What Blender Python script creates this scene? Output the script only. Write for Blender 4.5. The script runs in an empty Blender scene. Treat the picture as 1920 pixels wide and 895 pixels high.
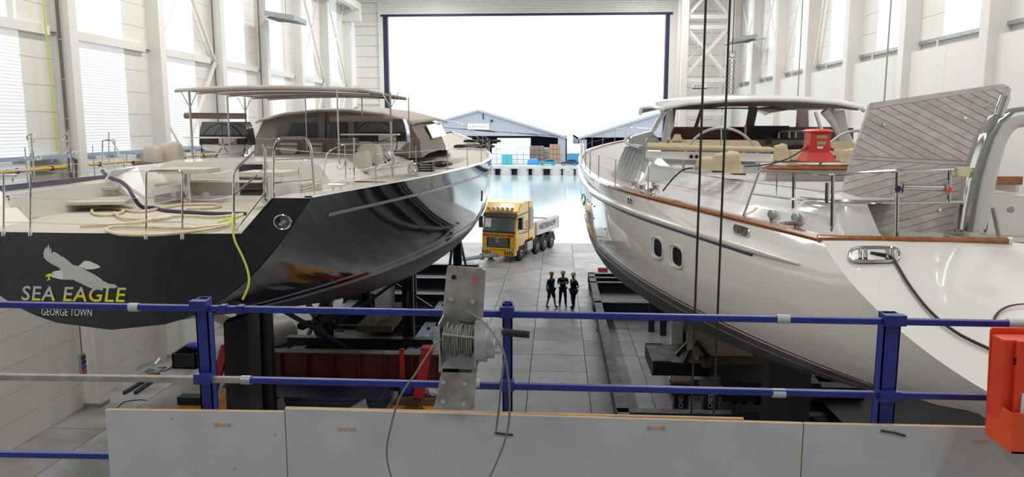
import bpy, bmesh, math, random
from mathutils import Vector, Matrix
random.seed(7)
sc = bpy.context.scene
COL = sc.collection

# ------------------------------------------------------------------ camera, world, lights, exposure
FPX, CAMZ = 1450.0, 9.2
VPX, VPY = 1045.0, 235.0
PITCH = math.atan((447.5 - VPY) / FPX)
YAW = math.atan((VPX - 960.0) / math.hypot(FPX, 447.5 - VPY))
CF = Vector((-math.sin(YAW) * math.cos(PITCH), math.cos(YAW) * math.cos(PITCH), -math.sin(PITCH)))
CR = Vector((math.cos(YAW), math.sin(YAW), 0))
CU = CR.cross(CF)
CC = Vector((0, 0, CAMZ))
cam_d = bpy.data.cameras.new('camera')
cam = bpy.data.objects.new('camera', cam_d)
COL.objects.link(cam)
cam_d.sensor_width = 36.0
cam_d.lens = FPX * 36.0 / 1920.0
cam_d.clip_start = 0.1
cam_d.clip_end = 2000
R3 = Matrix((CR, CU, -CF)).transposed()
cam.matrix_world = Matrix.Translation(CC) @ R3.to_4x4()
sc.camera = cam

sc.view_settings.view_transform = 'Standard'
sc.view_settings.look = 'None'
sc.view_settings.exposure = 0.0
sc.view_settings.gamma = 1.0
sc.view_settings.use_curve_mapping = False

w = bpy.data.worlds.new('overcast_sky')
sc.world = w
w.use_nodes = True
nt = w.node_tree
bg = nt.nodes['Background']
bg.inputs['Color'].default_value = (0.93, 0.97, 1.0, 1)
bg.inputs['Strength'].default_value = 2.0
sc.cycles.max_bounces = 7
sc.cycles.diffuse_bounces = 4
sc.cycles.glossy_bounces = 4
sc.cycles.sample_clamp_indirect = 6.0

def lamp_area(name, loc, sx, sy, power, color=(1, 1, 1)):
    l = bpy.data.lights.new(name, 'AREA')
    l.shape = 'RECTANGLE'; l.size = sx; l.size_y = sy; l.energy = power; l.color = color
    o = bpy.data.objects.new(name, l); COL.objects.link(o); o.location = loc
    return o
# area lights added under the unseen roof as base light for the hall
for lx in (-9.5, 6.5):
    for ly in (17, 29, 41, 53):
        lamp_area('roof_fill_light', (lx, ly, 18.9), 1.2, 6.0, 640, (1.0, 0.98, 0.94))
for lx in (-9.5, 6.5):  # added above the gallery to brighten the boards and railing
    for ly in (5.0, -4.0):
        lamp_area('roof_fill_light', (lx, ly, 18.9), 1.2, 6.0, 480, (1.0, 0.98, 0.94))

# ------------------------------------------------------------------ helpers
def P(px, py, y):
    """point at depth y (metres down the hall) seen at photo pixel px, py"""
    d = CF + CR * ((px - 960.0) / FPX) - CU * ((py - 447.5) / FPX)
    return CC + d * (y / d.y)
def PZ(px, py, z):
    d = CF + CR * ((px - 960.0) / FPX) - CU * ((py - 447.5) / FPX)
    return CC + d * ((z - CAMZ) / d.z)
def PX(px, py, x):
    d = CF + CR * ((px - 960.0) / FPX) - CU * ((py - 447.5) / FPX)
    return CC + d * (x / d.x)
V = Vector

MATS = {}
def mat(name, col, rough=0.5, metal=0.0, var=0.0, vscale=3.0, bump=0.0, bscale=40.0, coat=0.0, emit=None, estr=0.0,
        alpha=1.0, spec=0.5, trans=0.0, col2=None, stretch=(1, 1, 1), wave=None):
    m = bpy.data.materials.new(name); m.use_nodes = True
    n = m.node_tree.nodes; l = m.node_tree.links
    b = n['Principled BSDF']
    b.inputs['Base Color'].default_value = (*col, 1)
    b.inputs['Roughness'].default_value = rough
    b.inputs['Metallic'].default_value = metal
    b.inputs['Specular IOR Level'].default_value = spec
    b.inputs['Coat Weight'].default_value = coat
    b.inputs['Coat Roughness'].default_value = 0.03
    b.inputs['Alpha'].default_value = alpha
    b.inputs['Transmission Weight'].default_value = trans
    if emit:
        b.inputs['Emission Color'].default_value = (*emit, 1)
        b.inputs['Emission Strength'].default_value = estr
    tc = mp = None
    if var or bump or wave:
        tc = n.new('ShaderNodeNewGeometry'); mp = n.new('ShaderNodeMapping')
        l.new(tc.outputs['Position'], mp.inputs['Vector']); mp.inputs['Scale'].default_value = stretch
    if var:
        t = n.new('ShaderNodeTexNoise'); t.inputs['Scale'].default_value = vscale; t.inputs['Detail'].default_value = 6
        l.new(mp.outputs[0], t.inputs['Vector'])
        r = n.new('ShaderNodeValToRGB')
        c2 = col2 or tuple(max(0, c * (1 - var)) for c in col)
        r.color_ramp.elements[0].position = 0.35; r.color_ramp.elements[1].position = 0.65
        r.color_ramp.elements[0].color = (*c2, 1); r.color_ramp.elements[1].color = (*col, 1)
        l.new(t.outputs['Fac'], r.inputs['Fac']); l.new(r.outputs['Color'], b.inputs['Base Color'])
    if wave:   # fine ribs: (direction, scale, strength)
        t = n.new('ShaderNodeTexWave'); t.bands_direction = wave[0]; t.inputs['Scale'].default_value = wave[1]
        t.inputs['Distortion'].default_value = 0
        l.new(mp.outputs[0], t.inputs['Vector'])
        bp = n.new('ShaderNodeBump'); bp.inputs['Strength'].default_value = wave[2]; bp.inputs['Distance'].default_value = 0.02
        l.new(t.outputs['Fac'], bp.inputs['Height']); l.new(bp.outputs[0], b.inputs['Normal'])
    elif bump:
        t = n.new('ShaderNodeTexNoise'); t.inputs['Scale'].default_value = bscale; t.inputs['Detail'].default_value = 4
        l.new(mp.outputs[0], t.inputs['Vector'])
        bp = n.new('ShaderNodeBump'); bp.inputs['Strength'].default_value = bump; bp.inputs['Distance'].default_value = 0.01
        l.new(t.outputs['Fac'], bp.inputs['Height']); l.new(bp.outputs[0], b.inputs['Normal'])
    MATS[name] = m
    return m

class MB:
    def __init__(s): s.v = []; s.f = []
    def add(s, vs, fs):
        n = len(s.v); s.v += [tuple(p) for p in vs]; s.f += [tuple(i + n for i in q) for q in fs]; return s
    def box(s, x0, x1, y0, y1, z0, z1):
        return s.add([(x0, y0, z0), (x1, y0, z0), (x1, y1, z0), (x0, y1, z0), (x0, y0, z1), (x1, y0, z1), (x1, y1, z1), (x0, y1, z1)],
                     [(0, 3, 2, 1), (4, 5, 6, 7), (0, 1, 5, 4), (1, 2, 6, 5), (2, 3, 7, 6), (3, 0, 4, 7)])
    def obox(s, c, a, b, d):
        c, a, b, d = V(c), V(a), V(b), V(d); vs = []
        for k in (-1, 1):
            for i, j in ((-1, -1), (1, -1), (1, 1), (-1, 1)): vs.append(c + a * i + b * j + d * k)
        return s.add(vs, [(0, 3, 2, 1), (4, 5, 6, 7), (0, 1, 5, 4), (1, 2, 6, 5), (2, 3, 7, 6), (3, 0, 4, 7)])
    def bar(s, p, q, w, h=None, up=(0, 0, 1)):
        p, q = V(p), V(q); h = h or w; d = q - p; t = d.normalized(); up = V(up)
        if abs(t.dot(up)) > 0.98: up = V((0, 1, 0))
        a = t.cross(up).normalized(); b = a.cross(t)
        return s.obox((p + q) / 2, a * (w / 2), b * (h / 2), d / 2)
    def tube(s, pts, r, n=8, closed=False, caps=True):
        pts = [V(p) for p in pts]; m = len(pts)
        rs = r if isinstance(r, (list, tuple)) else [r] * m
        prev = None; rings = []
        for i, p in enumerate(pts):
            a = pts[(i - 1) % m] if (closed or i > 0) else pts[i]
            b = pts[(i + 1) % m] if (closed or i < m - 1) else pts[i]
            t = (b - a)
            t = t.normalized() if t.length > 1e-9 else V((0, 0, 1))
            if prev is None:
                up = V((0, 0, 1)) if abs(t.z) < 0.95 else V((1, 0, 0)); x = t.cross(up).normalized()
            else:
                x = prev - t * prev.dot(t); x = x.normalized() if x.length > 1e-6 else t.orthogonal().normalized()
            prev = x; y = t.cross(x)
            rings.append([p + (x * math.cos(2 * math.pi * k / n) + y * math.sin(2 * math.pi * k / n)) * rs[i] for k in range(n)])
        vs = [q for g in rings for q in g]; fs = []
        for i in range(m if closed else m - 1):
            j = (i + 1) % m
            for k in range(n): fs.append((i * n + k, i * n + (k + 1) % n, j * n + (k + 1) % n, j * n + k))
        if caps and not closed:
            fs.append(tuple(range(n - 1, -1, -1))); fs.append(tuple((m - 1) * n + k for k in range(n)))
        return s.add(vs, fs)
    def lathe(s, prof, c, axis=(0, 0, 1), n=16):
        c = V(c); ax = V(axis).normalized(); x = ax.orthogonal().normalized(); y = ax.cross(x); vs = []; fs = []
        for (r, h) in prof:
            for k in range(n):
                a = 2 * math.pi * k / n; vs.append(c + ax * h + (x * math.cos(a) + y * math.sin(a)) * r)
        for i in range(len(prof) - 1):
            for k in range(n): fs.append((i * n + k, i * n + (k + 1) % n, (i + 1) * n + (k + 1) % n, (i + 1) * n + k))
        if prof[0][0] > 1e-5: fs.append(tuple(range(n - 1, -1, -1)))
        if prof[-1][0] > 1e-5: fs.append(tuple((len(prof) - 1) * n + k for k in range(n)))
        return s.add(vs, fs)
    def prism(s, poly, depth):
        """poly: list of 3-D points of one planar face; depth: vector of extrusion"""
        d = V(depth); m = len(poly); vs = [V(p) for p in poly] + [V(p) + d for p in poly]
        fs = [tuple(range(m - 1, -1, -1)), tuple(range(m, 2 * m))] + [(i, (i + 1) % m, m + (i + 1) % m, m + i) for i in range(m)]
        return s.add(vs, fs)
    def ball(s, c, r, n=12, m=8, sc3=(1, 1, 1)):
        c = V(c); prof = []
        vs = []; fs = []
        for i in range(m + 1):
            th = math.pi * i / m
            for k in range(n):
                a = 2 * math.pi * k / n
                vs.append(c + V((math.sin(th) * math.cos(a) * sc3[0], math.sin(th) * math.sin(a) * sc3[1], math.cos(th) * sc3[2])) * r)
        for i in range(m):
            for k in range(n): fs.append((i * n + k, (i + 1) * n + k, (i + 1) * n + (k + 1) % n, i * n + (k + 1) % n))
        return s.add(vs, fs)
    def grid(s, rows, flip=False):
        n = len(rows[0]); vs = [p for r in rows for p in r]; fs = []
        for i in range(len(rows) - 1):
            for k in range(n - 1):
                q = (i * n + k, i * n + k + 1, (i + 1) * n + k + 1, (i + 1) * n + k)
                fs.append(q[::-1] if flip else q)
        return s.add(vs, fs)
    def mesh(s, name='mesh', smooth=False, angle=0.7):
        me = bpy.data.meshes.new(name); me.from_pydata(s.v, [], s.f)
        bm = bmesh.new(); bm.from_mesh(me)
        bmesh.ops.remove_doubles(bm, verts=bm.verts, dist=1e-5)
        bmesh.ops.recalc_face_normals(bm, faces=bm.faces); bm.to_mesh(me); bm.free()
        if smooth:
            me.polygons.foreach_set('use_smooth', [True] * len(me.polygons)); me.set_sharp_from_angle(angle=angle)
        return me
    def build(s, name, m, parent=None, smooth=False, bevel=0, angle=0.7, thick=0):
        o = link(name, s.mesh(name, smooth, angle), m, parent)
        if thick:
            md = o.modifiers.new('thickness', 'SOLIDIFY'); md.thickness = thick; md.offset = 0
        if bevel:
            md = o.modifiers.new('edges', 'BEVEL'); md.width = bevel; md.segments = 2; md.limit_method = 'ANGLE'
        return o
def root_of(o):
    while o.parent: o = o.parent
    return o
def link(name, me, m, parent=None, loc=None):
    o = bpy.data.objects.new(name, me); COL.objects.link(o)
    if m is not None and not me.materials: me.materials.append(MATS[m] if isinstance(m, str) else m)
    if loc is not None: o.location = loc
    if parent is not None:
        o.parent = parent
        if parent.parent is None: o.matrix_parent_inverse = Matrix.Translation(-V(parent.location))
    return o
def tag(o, label=None, cat=None, group=None, kind=None):
    if label: o['label'] = label
    if cat: o['category'] = cat
    if group: o['group'] = group
    if kind: o['kind'] = kind
    return o
def thing(name, label, cat, loc=(0, 0, 0), group=None):
    o = bpy.data.objects.new(name, None); COL.objects.link(o); o.location = loc; o.empty_display_size = 0.3
    return tag(o, label, cat, group)
def struct(name, mb, m, label=None, **k):
    o = mb.build(name, m, **k); tag(o, kind='structure', label=label); return o
def copy_tree(o, parent=None):
    c = o.copy(); COL.objects.link(c); c.parent = parent
    for ch in [x for x in bpy.data.objects if x.parent == o]: copy_tree(ch, c)
    return c
def text_mesh(body, size, shear=0.0, extrude=0.0, space=1.0, offset=0.0):
    cu = bpy.data.curves.new('lettering', 'FONT'); cu.body = body; cu.size = size; cu.shear = shear; cu.extrude = extrude
    cu.space_character = space; cu.offset = offset; cu.align_x = 'CENTER'; cu.resolution_u = 3
    o = bpy.data.objects.new('lettering_tmp', cu); COL.objects.link(o)
    dg = bpy.context.evaluated_depsgraph_get()
    me = bpy.data.meshes.new_from_object(o.evaluated_get(dg))
    bpy.data.objects.remove(o); bpy.data.curves.remove(cu)
    return me
def text_on(body, name, m, parent, c, ux, uy, width, height, shear=0.0, offset=0.0, conform=None, space=1.0):
    """lettering fitted into width x height, centred on c, in the plane of unit vectors ux (reading) and uy (up)"""
    me = text_mesh(body, 1.0, shear, 0.0, space, offset)
    xs = [v.co.x for v in me.vertices]; ys = [v.co.y for v in me.vertices]
    x0, x1, y0, y1 = min(xs), max(xs), min(ys), max(ys); ux, uy, c = V(ux), V(uy), V(c)
    for v in me.vertices:
        p = c + ux * ((v.co.x - (x0 + x1) / 2) / (x1 - x0) * width) + uy * ((v.co.y - (y0 + y1) / 2) / (y1 - y0) * height)
        v.co = conform(p) if conform else p
    return link(name, me, m, parent)
def arc(c, r, a0, a1, ux, uy, n=16):
    c, ux, uy = V(c), V(ux), V(uy)
    return [c + ux * (r * math.cos(a0 + (a1 - a0) * i / n)) + uy * (r * math.sin(a0 + (a1 - a0) * i / n)) for i in range(n + 1)]
def bez(pts, n=8):
    """Catmull-Rom through pts"""
    pts = [V(p) for p in pts]; out = []
    for i in range(len(pts) - 1):
        p0 = pts[max(i - 1, 0)]; p1 = pts[i]; p2 = pts[i + 1]; p3 = pts[min(i + 2, len(pts) - 1)]
        for k in range(n):
            t = k / n
            out.append(0.5 * ((2 * p1) + (p2 - p0) * t + (2 * p0 - 5 * p1 + 4 * p2 - p3) * t * t + (3 * p1 - p0 - 3 * p2 + p3) * t ** 3))
    out.append(pts[-1]); return out
def fillet(pts, r=0.06, n=4):
    pts = [V(p) for p in pts]; out = [pts[0]]
    for i in range(1, len(pts) - 1):
        a, b, c = pts[i - 1], pts[i], pts[i + 1]
        d1 = min(r, (a - b).length * 0.45); d2 = min(r, (c - b).length * 0.45)
        p = b + (a - b).normalized() * d1; q = b + (c - b).normalized() * d2
        for k in range(n + 1):
            t = k / n; out.append(p * (1 - t) ** 2 + b * 2 * t * (1 - t) + q * t * t)
    out.append(pts[-1]); return out
def one(mb, name, label, cat, m, group=None, **k):
    o = mb.build(name, m, **k); return tag(o, label, cat, group)

# ------------------------------------------------------------------ materials
mat('wall_white', (0.86, 0.845, 0.80), 0.55, var=0.04, vscale=0.6)
mat('wall_smooth', (0.84, 0.84, 0.82), 0.5, var=0.03, vscale=0.5)
mat('steel_white', (0.84, 0.825, 0.785), 0.45, var=0.03, vscale=1.0)
mat('translucent', (0.86, 0.88, 0.90), 0.35, var=0.05, vscale=0.35, emit=(0.95, 0.98, 1.0), estr=0.30, wave=('Z', 3.2, 0.5))  # emission stands in for daylight coming through the panels
mat('wall_rear', (0.30, 0.30, 0.30), 0.6)
mat('groove', (0.58, 0.57, 0.54), 0.8)
mat('concrete', (0.40, 0.40, 0.42), 0.42, var=0.30, vscale=0.9, col2=(0.27, 0.255, 0.24), bump=0.12, bscale=30)
mat('concrete_b', (0.43, 0.43, 0.45), 0.40, var=0.28, vscale=1.3, col2=(0.30, 0.29, 0.28), bump=0.12, bscale=30)
mat('concrete_c', (0.36, 0.36, 0.37), 0.46, var=0.32, vscale=0.7, col2=(0.23, 0.21, 0.19), bump=0.12, bscale=30)
mat('joint_dark', (0.05, 0.05, 0.05), 0.9)
mat('dark_purple', (0.03, 0.025, 0.09), 0.5)
mat('roof_grey', (0.62, 0.62, 0.60), 0.7)
mat('lamp_glass', (0.9, 0.9, 0.9), 0.4, emit=(1, 0.98, 0.95), estr=3.0)
mat('chrome', (0.68, 0.68, 0.67), 0.08, 1.0)
mat('steel_dull', (0.55, 0.55, 0.54), 0.38, 1.0, var=0.25, vscale=6, bump=0.05)
mat('galv', (0.50, 0.52, 0.54), 0.45, 0.9, var=0.2, vscale=10)
mat('grey_metal', (0.35, 0.36, 0.37), 0.5, 0.3)
mat('dark_metal', (0.045, 0.047, 0.055), 0.5, 0.2, var=0.3, vscale=4)
mat('black', (0.012, 0.012, 0.013), 0.45)
mat('rubber', (0.02, 0.02, 0.021), 0.7)
mat('yellow_pipe', (0.70, 0.45, 0.05), 0.45)
mat('yellow_green', (0.62, 0.68, 0.06), 0.45)
mat('blue_tray', (0.42, 0.52, 0.66), 0.5, 0.4)
mat('cable_grey', (0.16, 0.15, 0.14), 0.6)

def stripes_mat(name, c1, c2, axis, pitch, frac, rough=0.6, var=0.12):
    """planked surface: thin seams of colour c2 every pitch metres along axis"""
    m = mat(name, c1, rough, var=var, vscale=5.0)
    n = m.node_tree.nodes; l = m.node_tree.links
    g = n.new('ShaderNodeNewGeometry'); sp = n.new('ShaderNodeSeparateXYZ'); l.new(g.outputs['Position'], sp.inputs[0])
    d = n.new('ShaderNodeMath'); d.operation = 'DIVIDE'; d.inputs[1].default_value = pitch; l.new(sp.outputs[axis], d.inputs[0])
    fr = n.new('ShaderNodeMath'); fr.operation = 'FRACT'; l.new(d.outputs[0], fr.inputs[0])
    lt = n.new('ShaderNodeMath'); lt.operation = 'LESS_THAN'; lt.inputs[1].default_value = frac; l.new(fr.outputs[0], lt.inputs[0])
    mx = n.new('ShaderNodeMix'); mx.data_type = 'RGBA'; l.new(lt.outputs[0], mx.inputs['Factor'])
    b = n['Principled BSDF']; src = b.inputs['Base Color'].links[0].from_socket
    l.new(src, mx.inputs['A']); mx.inputs['B'].default_value = (*c2, 1); l.new(mx.outputs['Result'], b.inputs['Base Color'])
    return m
stripes_mat('teak_deck', (0.60, 0.54, 0.46), (0.38, 0.33, 0.27), 'X', 0.065, 0.1)
stripes_mat('teak_grey', (0.46, 0.44, 0.43), (0.26, 0.25, 0.25), 'X', 0.075, 0.1)
mat('hull_black', (0.010, 0.012, 0.016), 0.07, coat=0.6, spec=0.5)
mat('transom_dark', (0.022, 0.025, 0.028), 0.22, var=0.15, vscale=0.8)
mat('stripe_grey', (0.30, 0.31, 0.31), 0.25)
mat('bottom_black', (0.016, 0.014, 0.013), 0.4, var=0.3, vscale=2)
mat('gelcoat', (0.78, 0.755, 0.715), 0.22, coat=0.3)
mat('gelcoat_cool', (0.76, 0.76, 0.76), 0.16, coat=0.5)
mat('cushion', (0.62, 0.57, 0.50), 0.8, var=0.08, vscale=8)
mat('awning_cloth', (0.46, 0.42, 0.37), 0.85, var=0.08, vscale=6)
mat('canvas_taupe', (0.25, 0.22, 0.185), 0.85, var=0.1, vscale=6, bump=0.1, bscale=25)
mat('canvas_beige', (0.56, 0.50, 0.43), 0.85, var=0.08, vscale=6, bump=0.15, bscale=12)
mat('canvas_brown', (0.21, 0.165, 0.135), 0.85, var=0.1, vscale=6)
mat('window_dark', (0.02, 0.021, 0.023), 0.06, coat=0.3)
mat('window_grey', (0.10, 0.10, 0.10), 0.08, coat=0.3)
mat('clear_vinyl', (0.72, 0.72, 0.70), 0.15, alpha=0.55)
mat('sign_silver', (0.50, 0.51, 0.51), 0.4)
mat('sign_white', (0.72, 0.73, 0.72), 0.4)
mat('sign_yellow', (0.72, 0.68, 0.03), 0.4)
mat('hose_yellow', (0.74, 0.64, 0.40), 0.35, var=0.2, vscale=14)
mat('hose_blue', (0.03, 0.02, 0.06), 0.5)
mat('hose_lime', (0.68, 0.72, 0.12), 0.4)
mat('navy_cap', (0.02, 0.015, 0.07), 0.15, coat=0.4)
mat('plastic_clear', (0.8, 0.8, 0.75), 0.15, alpha=0.35)

def islands(me):
    """split a mesh into its separate pieces"""
    bm = bmesh.new(); bm.from_mesh(me); bm.verts.ensure_lookup_table(); seen = set(); out = []
    for v in bm.verts:
        if v.index in seen: continue
        st = [v]; comp = []
        seen.add(v.index)
        while st:
            q = st.pop(); comp.append(q)
            for e in q.link_edges:
                o = e.other_vert(q)
                if o.index not in seen: seen.add(o.index); st.append(o)
        idx = {q.index: i for i, q in enumerate(comp)}
        fs = [tuple(idx[x.index] for x in f.verts) for f in bm.faces if f.verts[0].index in idx]
        m = bpy.data.meshes.new('letter'); m.from_pydata([q.co[:] for q in comp], [], fs); out.append(m)
    bm.free(); return out
# ------------------------------------------------------------------ hall: floor, walls, door, columns
XL, XR = -15.5, 12.9
YD = 60.0            # door wall
COLS = [1.6 + 5.5 * k for k in range(-1, 11)]      # near faces of the columns
floor = struct('floor', MB().box(XL - 0.3, XR + 0.3, -8, 60.2, -0.5, -0.055), 'joint_dark', 'grey concrete slab floor of the shipyard hall')
slab = MB()
sw = 2.13
slab.box(-sw / 2 + .012, sw / 2 - .012, -sw / 2 + .012, sw / 2 - .012, -0.06, 0)
slabs = [slab.mesh('slab') for _ in range(3)]
for me, mm in zip(slabs, ('concrete', 'concrete_b', 'concrete_c')): me.materials.append(MATS[mm])
for i in range(-7, 7):
    for j in range(0, 21):
        x = -0.95 + sw * (i + 0.5); y = 60.15 - sw * (j + 0.5)
        o = link('slab', random.choice(slabs), None, floor, (x, y, random.uniform(-0.006, 0.0)))
tag(struct('floor_rear', MB().box(XL, XR, -8, 60.15 - 21 * sw, -0.055, -0.003), 'concrete'), label='plain concrete floor under the gallery')

# left wall: horizontal sandwich panels between the columns, translucent in the near part of each bay
wl = struct('wall_left', MB().box(XL - 0.25, XL - 0.06, -8, 62, 0, 20), 'groove', 'white panelled hall wall behind the dark yacht')
def panel_mesh(w, h, m):
    me = MB().box(-0.06, 0, 0.005, w - 0.005, 0.005, h - 0.005).mesh('wall_panel'); me.materials.append(MATS[m]); return me
bayw = 5.5
pm_op = panel_mesh(bayw, 0.8, 'wall_white')
pm_tr = panel_mesh(3.9, 1.6, 'translucent'); pm_side = panel_mesh(bayw - 3.9, 0.8, 'wall_white')
for k, y in enumerate(COLS):
    if y > 58: continue
    for j in range(24):
        z = j * 0.8
        if z < 6.3:
            link('wall_panel', pm_op, None, wl, (XL, y, z))
        else:
            link('wall_panel', pm_side, None, wl, (XL, y + 3.9, z))
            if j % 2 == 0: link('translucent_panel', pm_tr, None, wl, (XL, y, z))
n_ = 0
for y in COLS:
    if y < 12: continue
    n_ += 1
    c = MB(); c.box(XL, -14.98, y, y + 0.4, 0, 20)
    cc = struct('trim_%d' % n_, c, 'steel_white', 'white steel wall column on the panelled wall side')
    MB().box(XL - .02, -14.9, y - .06, y + .46, 0, 0.12).build('base_plinth', 'concrete_c', cc)
    if y < 57: 
        g = MB(); g.box(XL, XL + .16, y + .42, y + 5.1, 11.9, 12.18); g.build('girt', 'steel_white', cc)
        MB().box(XL + .01, XL + .10, y + 5.1, y + 5.5, 12.0, 12.03).build('girt_bracket', 'steel_dull', cc)
def brace(name, p, q, m='steel_white', w=.12): return MB().bar(p, q, w, .08)
xb = XL + .22
for (y0, zz) in ((29.1, 0), (45.6, 0), (51.1, 0)):
    b = MB(); b.bar((xb, y0 + .3, 18.5), (xb, y0 + 5.4, 12.0), .12, .1); b.bar((xb, y0 + 5.4, 12.0), (xb, y0 + .3, 6.0), .12, .1)
    b.bar((xb + .1, y0 + .3, 12.2), (xb + .1, y0 + 5.4, 18.5), .06, .06); b.bar((xb + .1, y0 + .3, 9.6), (xb + .1, y0 + 3.5, 6.3), .06, .06)
    n_ += 1; struct('trim_%d' % n_, b, 'steel_white', 'white diagonal wind braces on the panelled wall')
# vertical posts between girts
for y0 in (21.6, 43.9):
    n_ += 1; struct('trim_%d' % n_, MB().box(XL, XL + .12, y0, y0 + .12, 12.18, 20), 'steel_white', 'short white post above the wall girt')
# crane runway bracket high on the left wall
g = MB(); g.box(XL, -14.2, 56.4, 56.9, 16.6, 17.4); g.box(-14.6, -14.2, 47, 57, 17.4, 17.9)
n_ += 1; struct('trim_%d' % n_, g, 'steel_white', 'white crane runway beam on a bracket')

# right wall
wr = struct('wall_right', MB().box(XR + .06, XR + .25, -8, 62, 0, 20), 'groove', 'white hall wall behind the white yacht')
lo_me = MB().box(-0.30, 0.06, .004, bayw / 2 - .004, 0, 11.7).mesh('wall_sheet'); lo_me.materials.append(MATS['wall_smooth'])
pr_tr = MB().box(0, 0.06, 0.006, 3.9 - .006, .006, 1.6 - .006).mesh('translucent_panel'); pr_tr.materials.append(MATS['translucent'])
pr_si = MB().box(0, 0.06, 0.006, 1.6 - .006, .006, .8 - .006).mesh('wall_panel'); pr_si.materials.append(MATS['wall_white'])
for y in COLS:
    if y > 58: continue
    for h in range(2): link('wall_sheet', lo_me, None, wr, (XR, y + .2 + h * bayw / 2, 0))
    for j in range(10):
        z = 12.15 + j * 0.8
        link('wall_panel', pr_si, None, wr, (XR, y + 3.9, z))
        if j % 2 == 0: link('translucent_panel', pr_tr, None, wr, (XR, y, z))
    sl = MB(); sl.box(XR - .06, XR + .05, y + .4, y + 5.5, 12.03, 12.15); sl.build('window_sill', 'galv', wr)
    s2 = MB(); s2.box(XR - .30, XR + .02, y + .4, y + 5.5, 11.7, 11.78); s2.build('sill_girt', 'steel_white', wr)
    for q in (1.3, 4.0): MB().box(XR - .10, XR - .06, y + q, y + q + .06, 11.78, 12.05).build('sill_stud', 'steel_white', wr)
for y in COLS:
    if y < 1: continue
    n_ += 1
    c = MB(); c.box(12.33, XR + .05, y, y + .48, 0, 20)
    struct('trim_%d' % n_, c, 'steel_white', 'white steel wall column beside the high windows')
xb = XR - .2
for (y0, tp) in ((34.6, 1), (51.1, 2)):
    b = MB()
    if tp == 1:
        b.bar((xb, y0 + 5.3, 12.1), (xb, y0 + 3.0, 20), .1, .1); b.bar((xb, y0 + .9, 20), (xb, y0 + .4, 12), .1, .1); b.bar((xb, y0 + .2, 14.), (xb, y0 + 2.2, 20), .08, .06)
    else:
        b.bar((xb, y0 + .4, 12.1), (xb, y0 + 5.3, 18), .06, .06); b.bar((xb, y0 + 5.3, 12.1), (xb, y0 + .4, 18), .06, .06)
    n_ += 1; struct('trim_%d' % n_, b, 'steel_white', 'white diagonal wind braces over the high windows')
for y0 in (40.1, 45.6):
    b = MB(); b.bar((xb, y0 + .4, 12.1), (xb, y0 + 5.3, 19.6), .05, .05); b.bar((xb, y0 + 5.3, 12.1), (xb, y0 + .4, 19.6), .05, .05)
    n_ += 1; struct('trim_%d' % n_, b, 'steel_white', 'thin crossed wind braces over the high windows')

# end wall with the big door opening
DX0, DX1, DZ = -13.0, 8.02, 17.35
we = struct('wall_end', MB().box(XL - .2, DX0 - .02, YD + .12, YD + .3, 0, 20), 'groove', 'white end wall around the big door opening')
ew = MB().box(.01, 2.28, 0, .12, .012, .788).mesh('wall_panel'); ew.materials.append(MATS['wall_white'])
for j in range(25): link('wall_panel', ew, None, we, (XL, YD, j * .8))
e2 = MB().box(.01, 4.85, 0, .12, .012, .788).mesh('wall_panel'); e2.materials.append(MATS['wall_white'])
MB().box(DX1 + .02, XR + .2, YD + .12, YD + .3, 0, 20).build('wall_backing', 'groove', we)
for j in range(25): link('wall_panel', e2, None, we, (DX1 + .02, YD, j * .8))
MB().box(DX0 - .1, DX1 + .1, YD + .0, YD + .3, 18.9, 20).build('lintel', 'wall_white', we)
MB().box(XL, DX0, YD - .16, YD - .01, 16.7, 16.95).build('girt', 'steel_white', we)
MB().box(XL, DX0, YD - .16, YD - .01, 10.8, 11.0).build('girt', 'steel_white', we)
d = struct('door_1', MB().box(DX0 - .5, DX1 + .5, YD - .32, YD - .14, 18.35, 20), 'wall_smooth', 'raised white sectional door above the opening')
for k in range(5): MB().box(DX0 - .45, DX1 + .45, YD - .40 + k * .012, YD - .15, 17.5 + k * .17, 17.5 + k * .17 + .155).build('door_slat', 'wall_smooth', d)
MB().box(DX0 - .45, DX1 + .45, YD - .38, YD - .12, 17.33, 17.47).build('bottom_seal', 'dark_purple', d)
n_ += 1; j1 = struct('trim_%d' % n_, MB().box(DX0 - .25, DX0 + .02, YD - .3, YD + .3, 0, 17.4), 'dark_purple', 'dark door guide rail by the panelled corner')
MB().box(DX0 - .62, DX0 - .27, YD - .36, YD - .02, 0, 20).build('jamb_post', 'steel_white', j1)
MB().box(DX0 + .06, DX0 + .12, YD - .2, YD + .1, 0, 17.4).build('guide_strip', 'galv', j1)
n_ += 1; j2 = struct('trim_%d' % n_, MB().box(DX1 - .02, DX1 + .22, YD - .3, YD + .3, 0, 17.4), 'dark_purple', 'dark door guide rail by the lattice tower')
MB().box(DX1 + .26, DX1 + 1.2, YD - .3, YD - .02, 0, 20).build('jamb_post', 'steel_white', j2)
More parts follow.
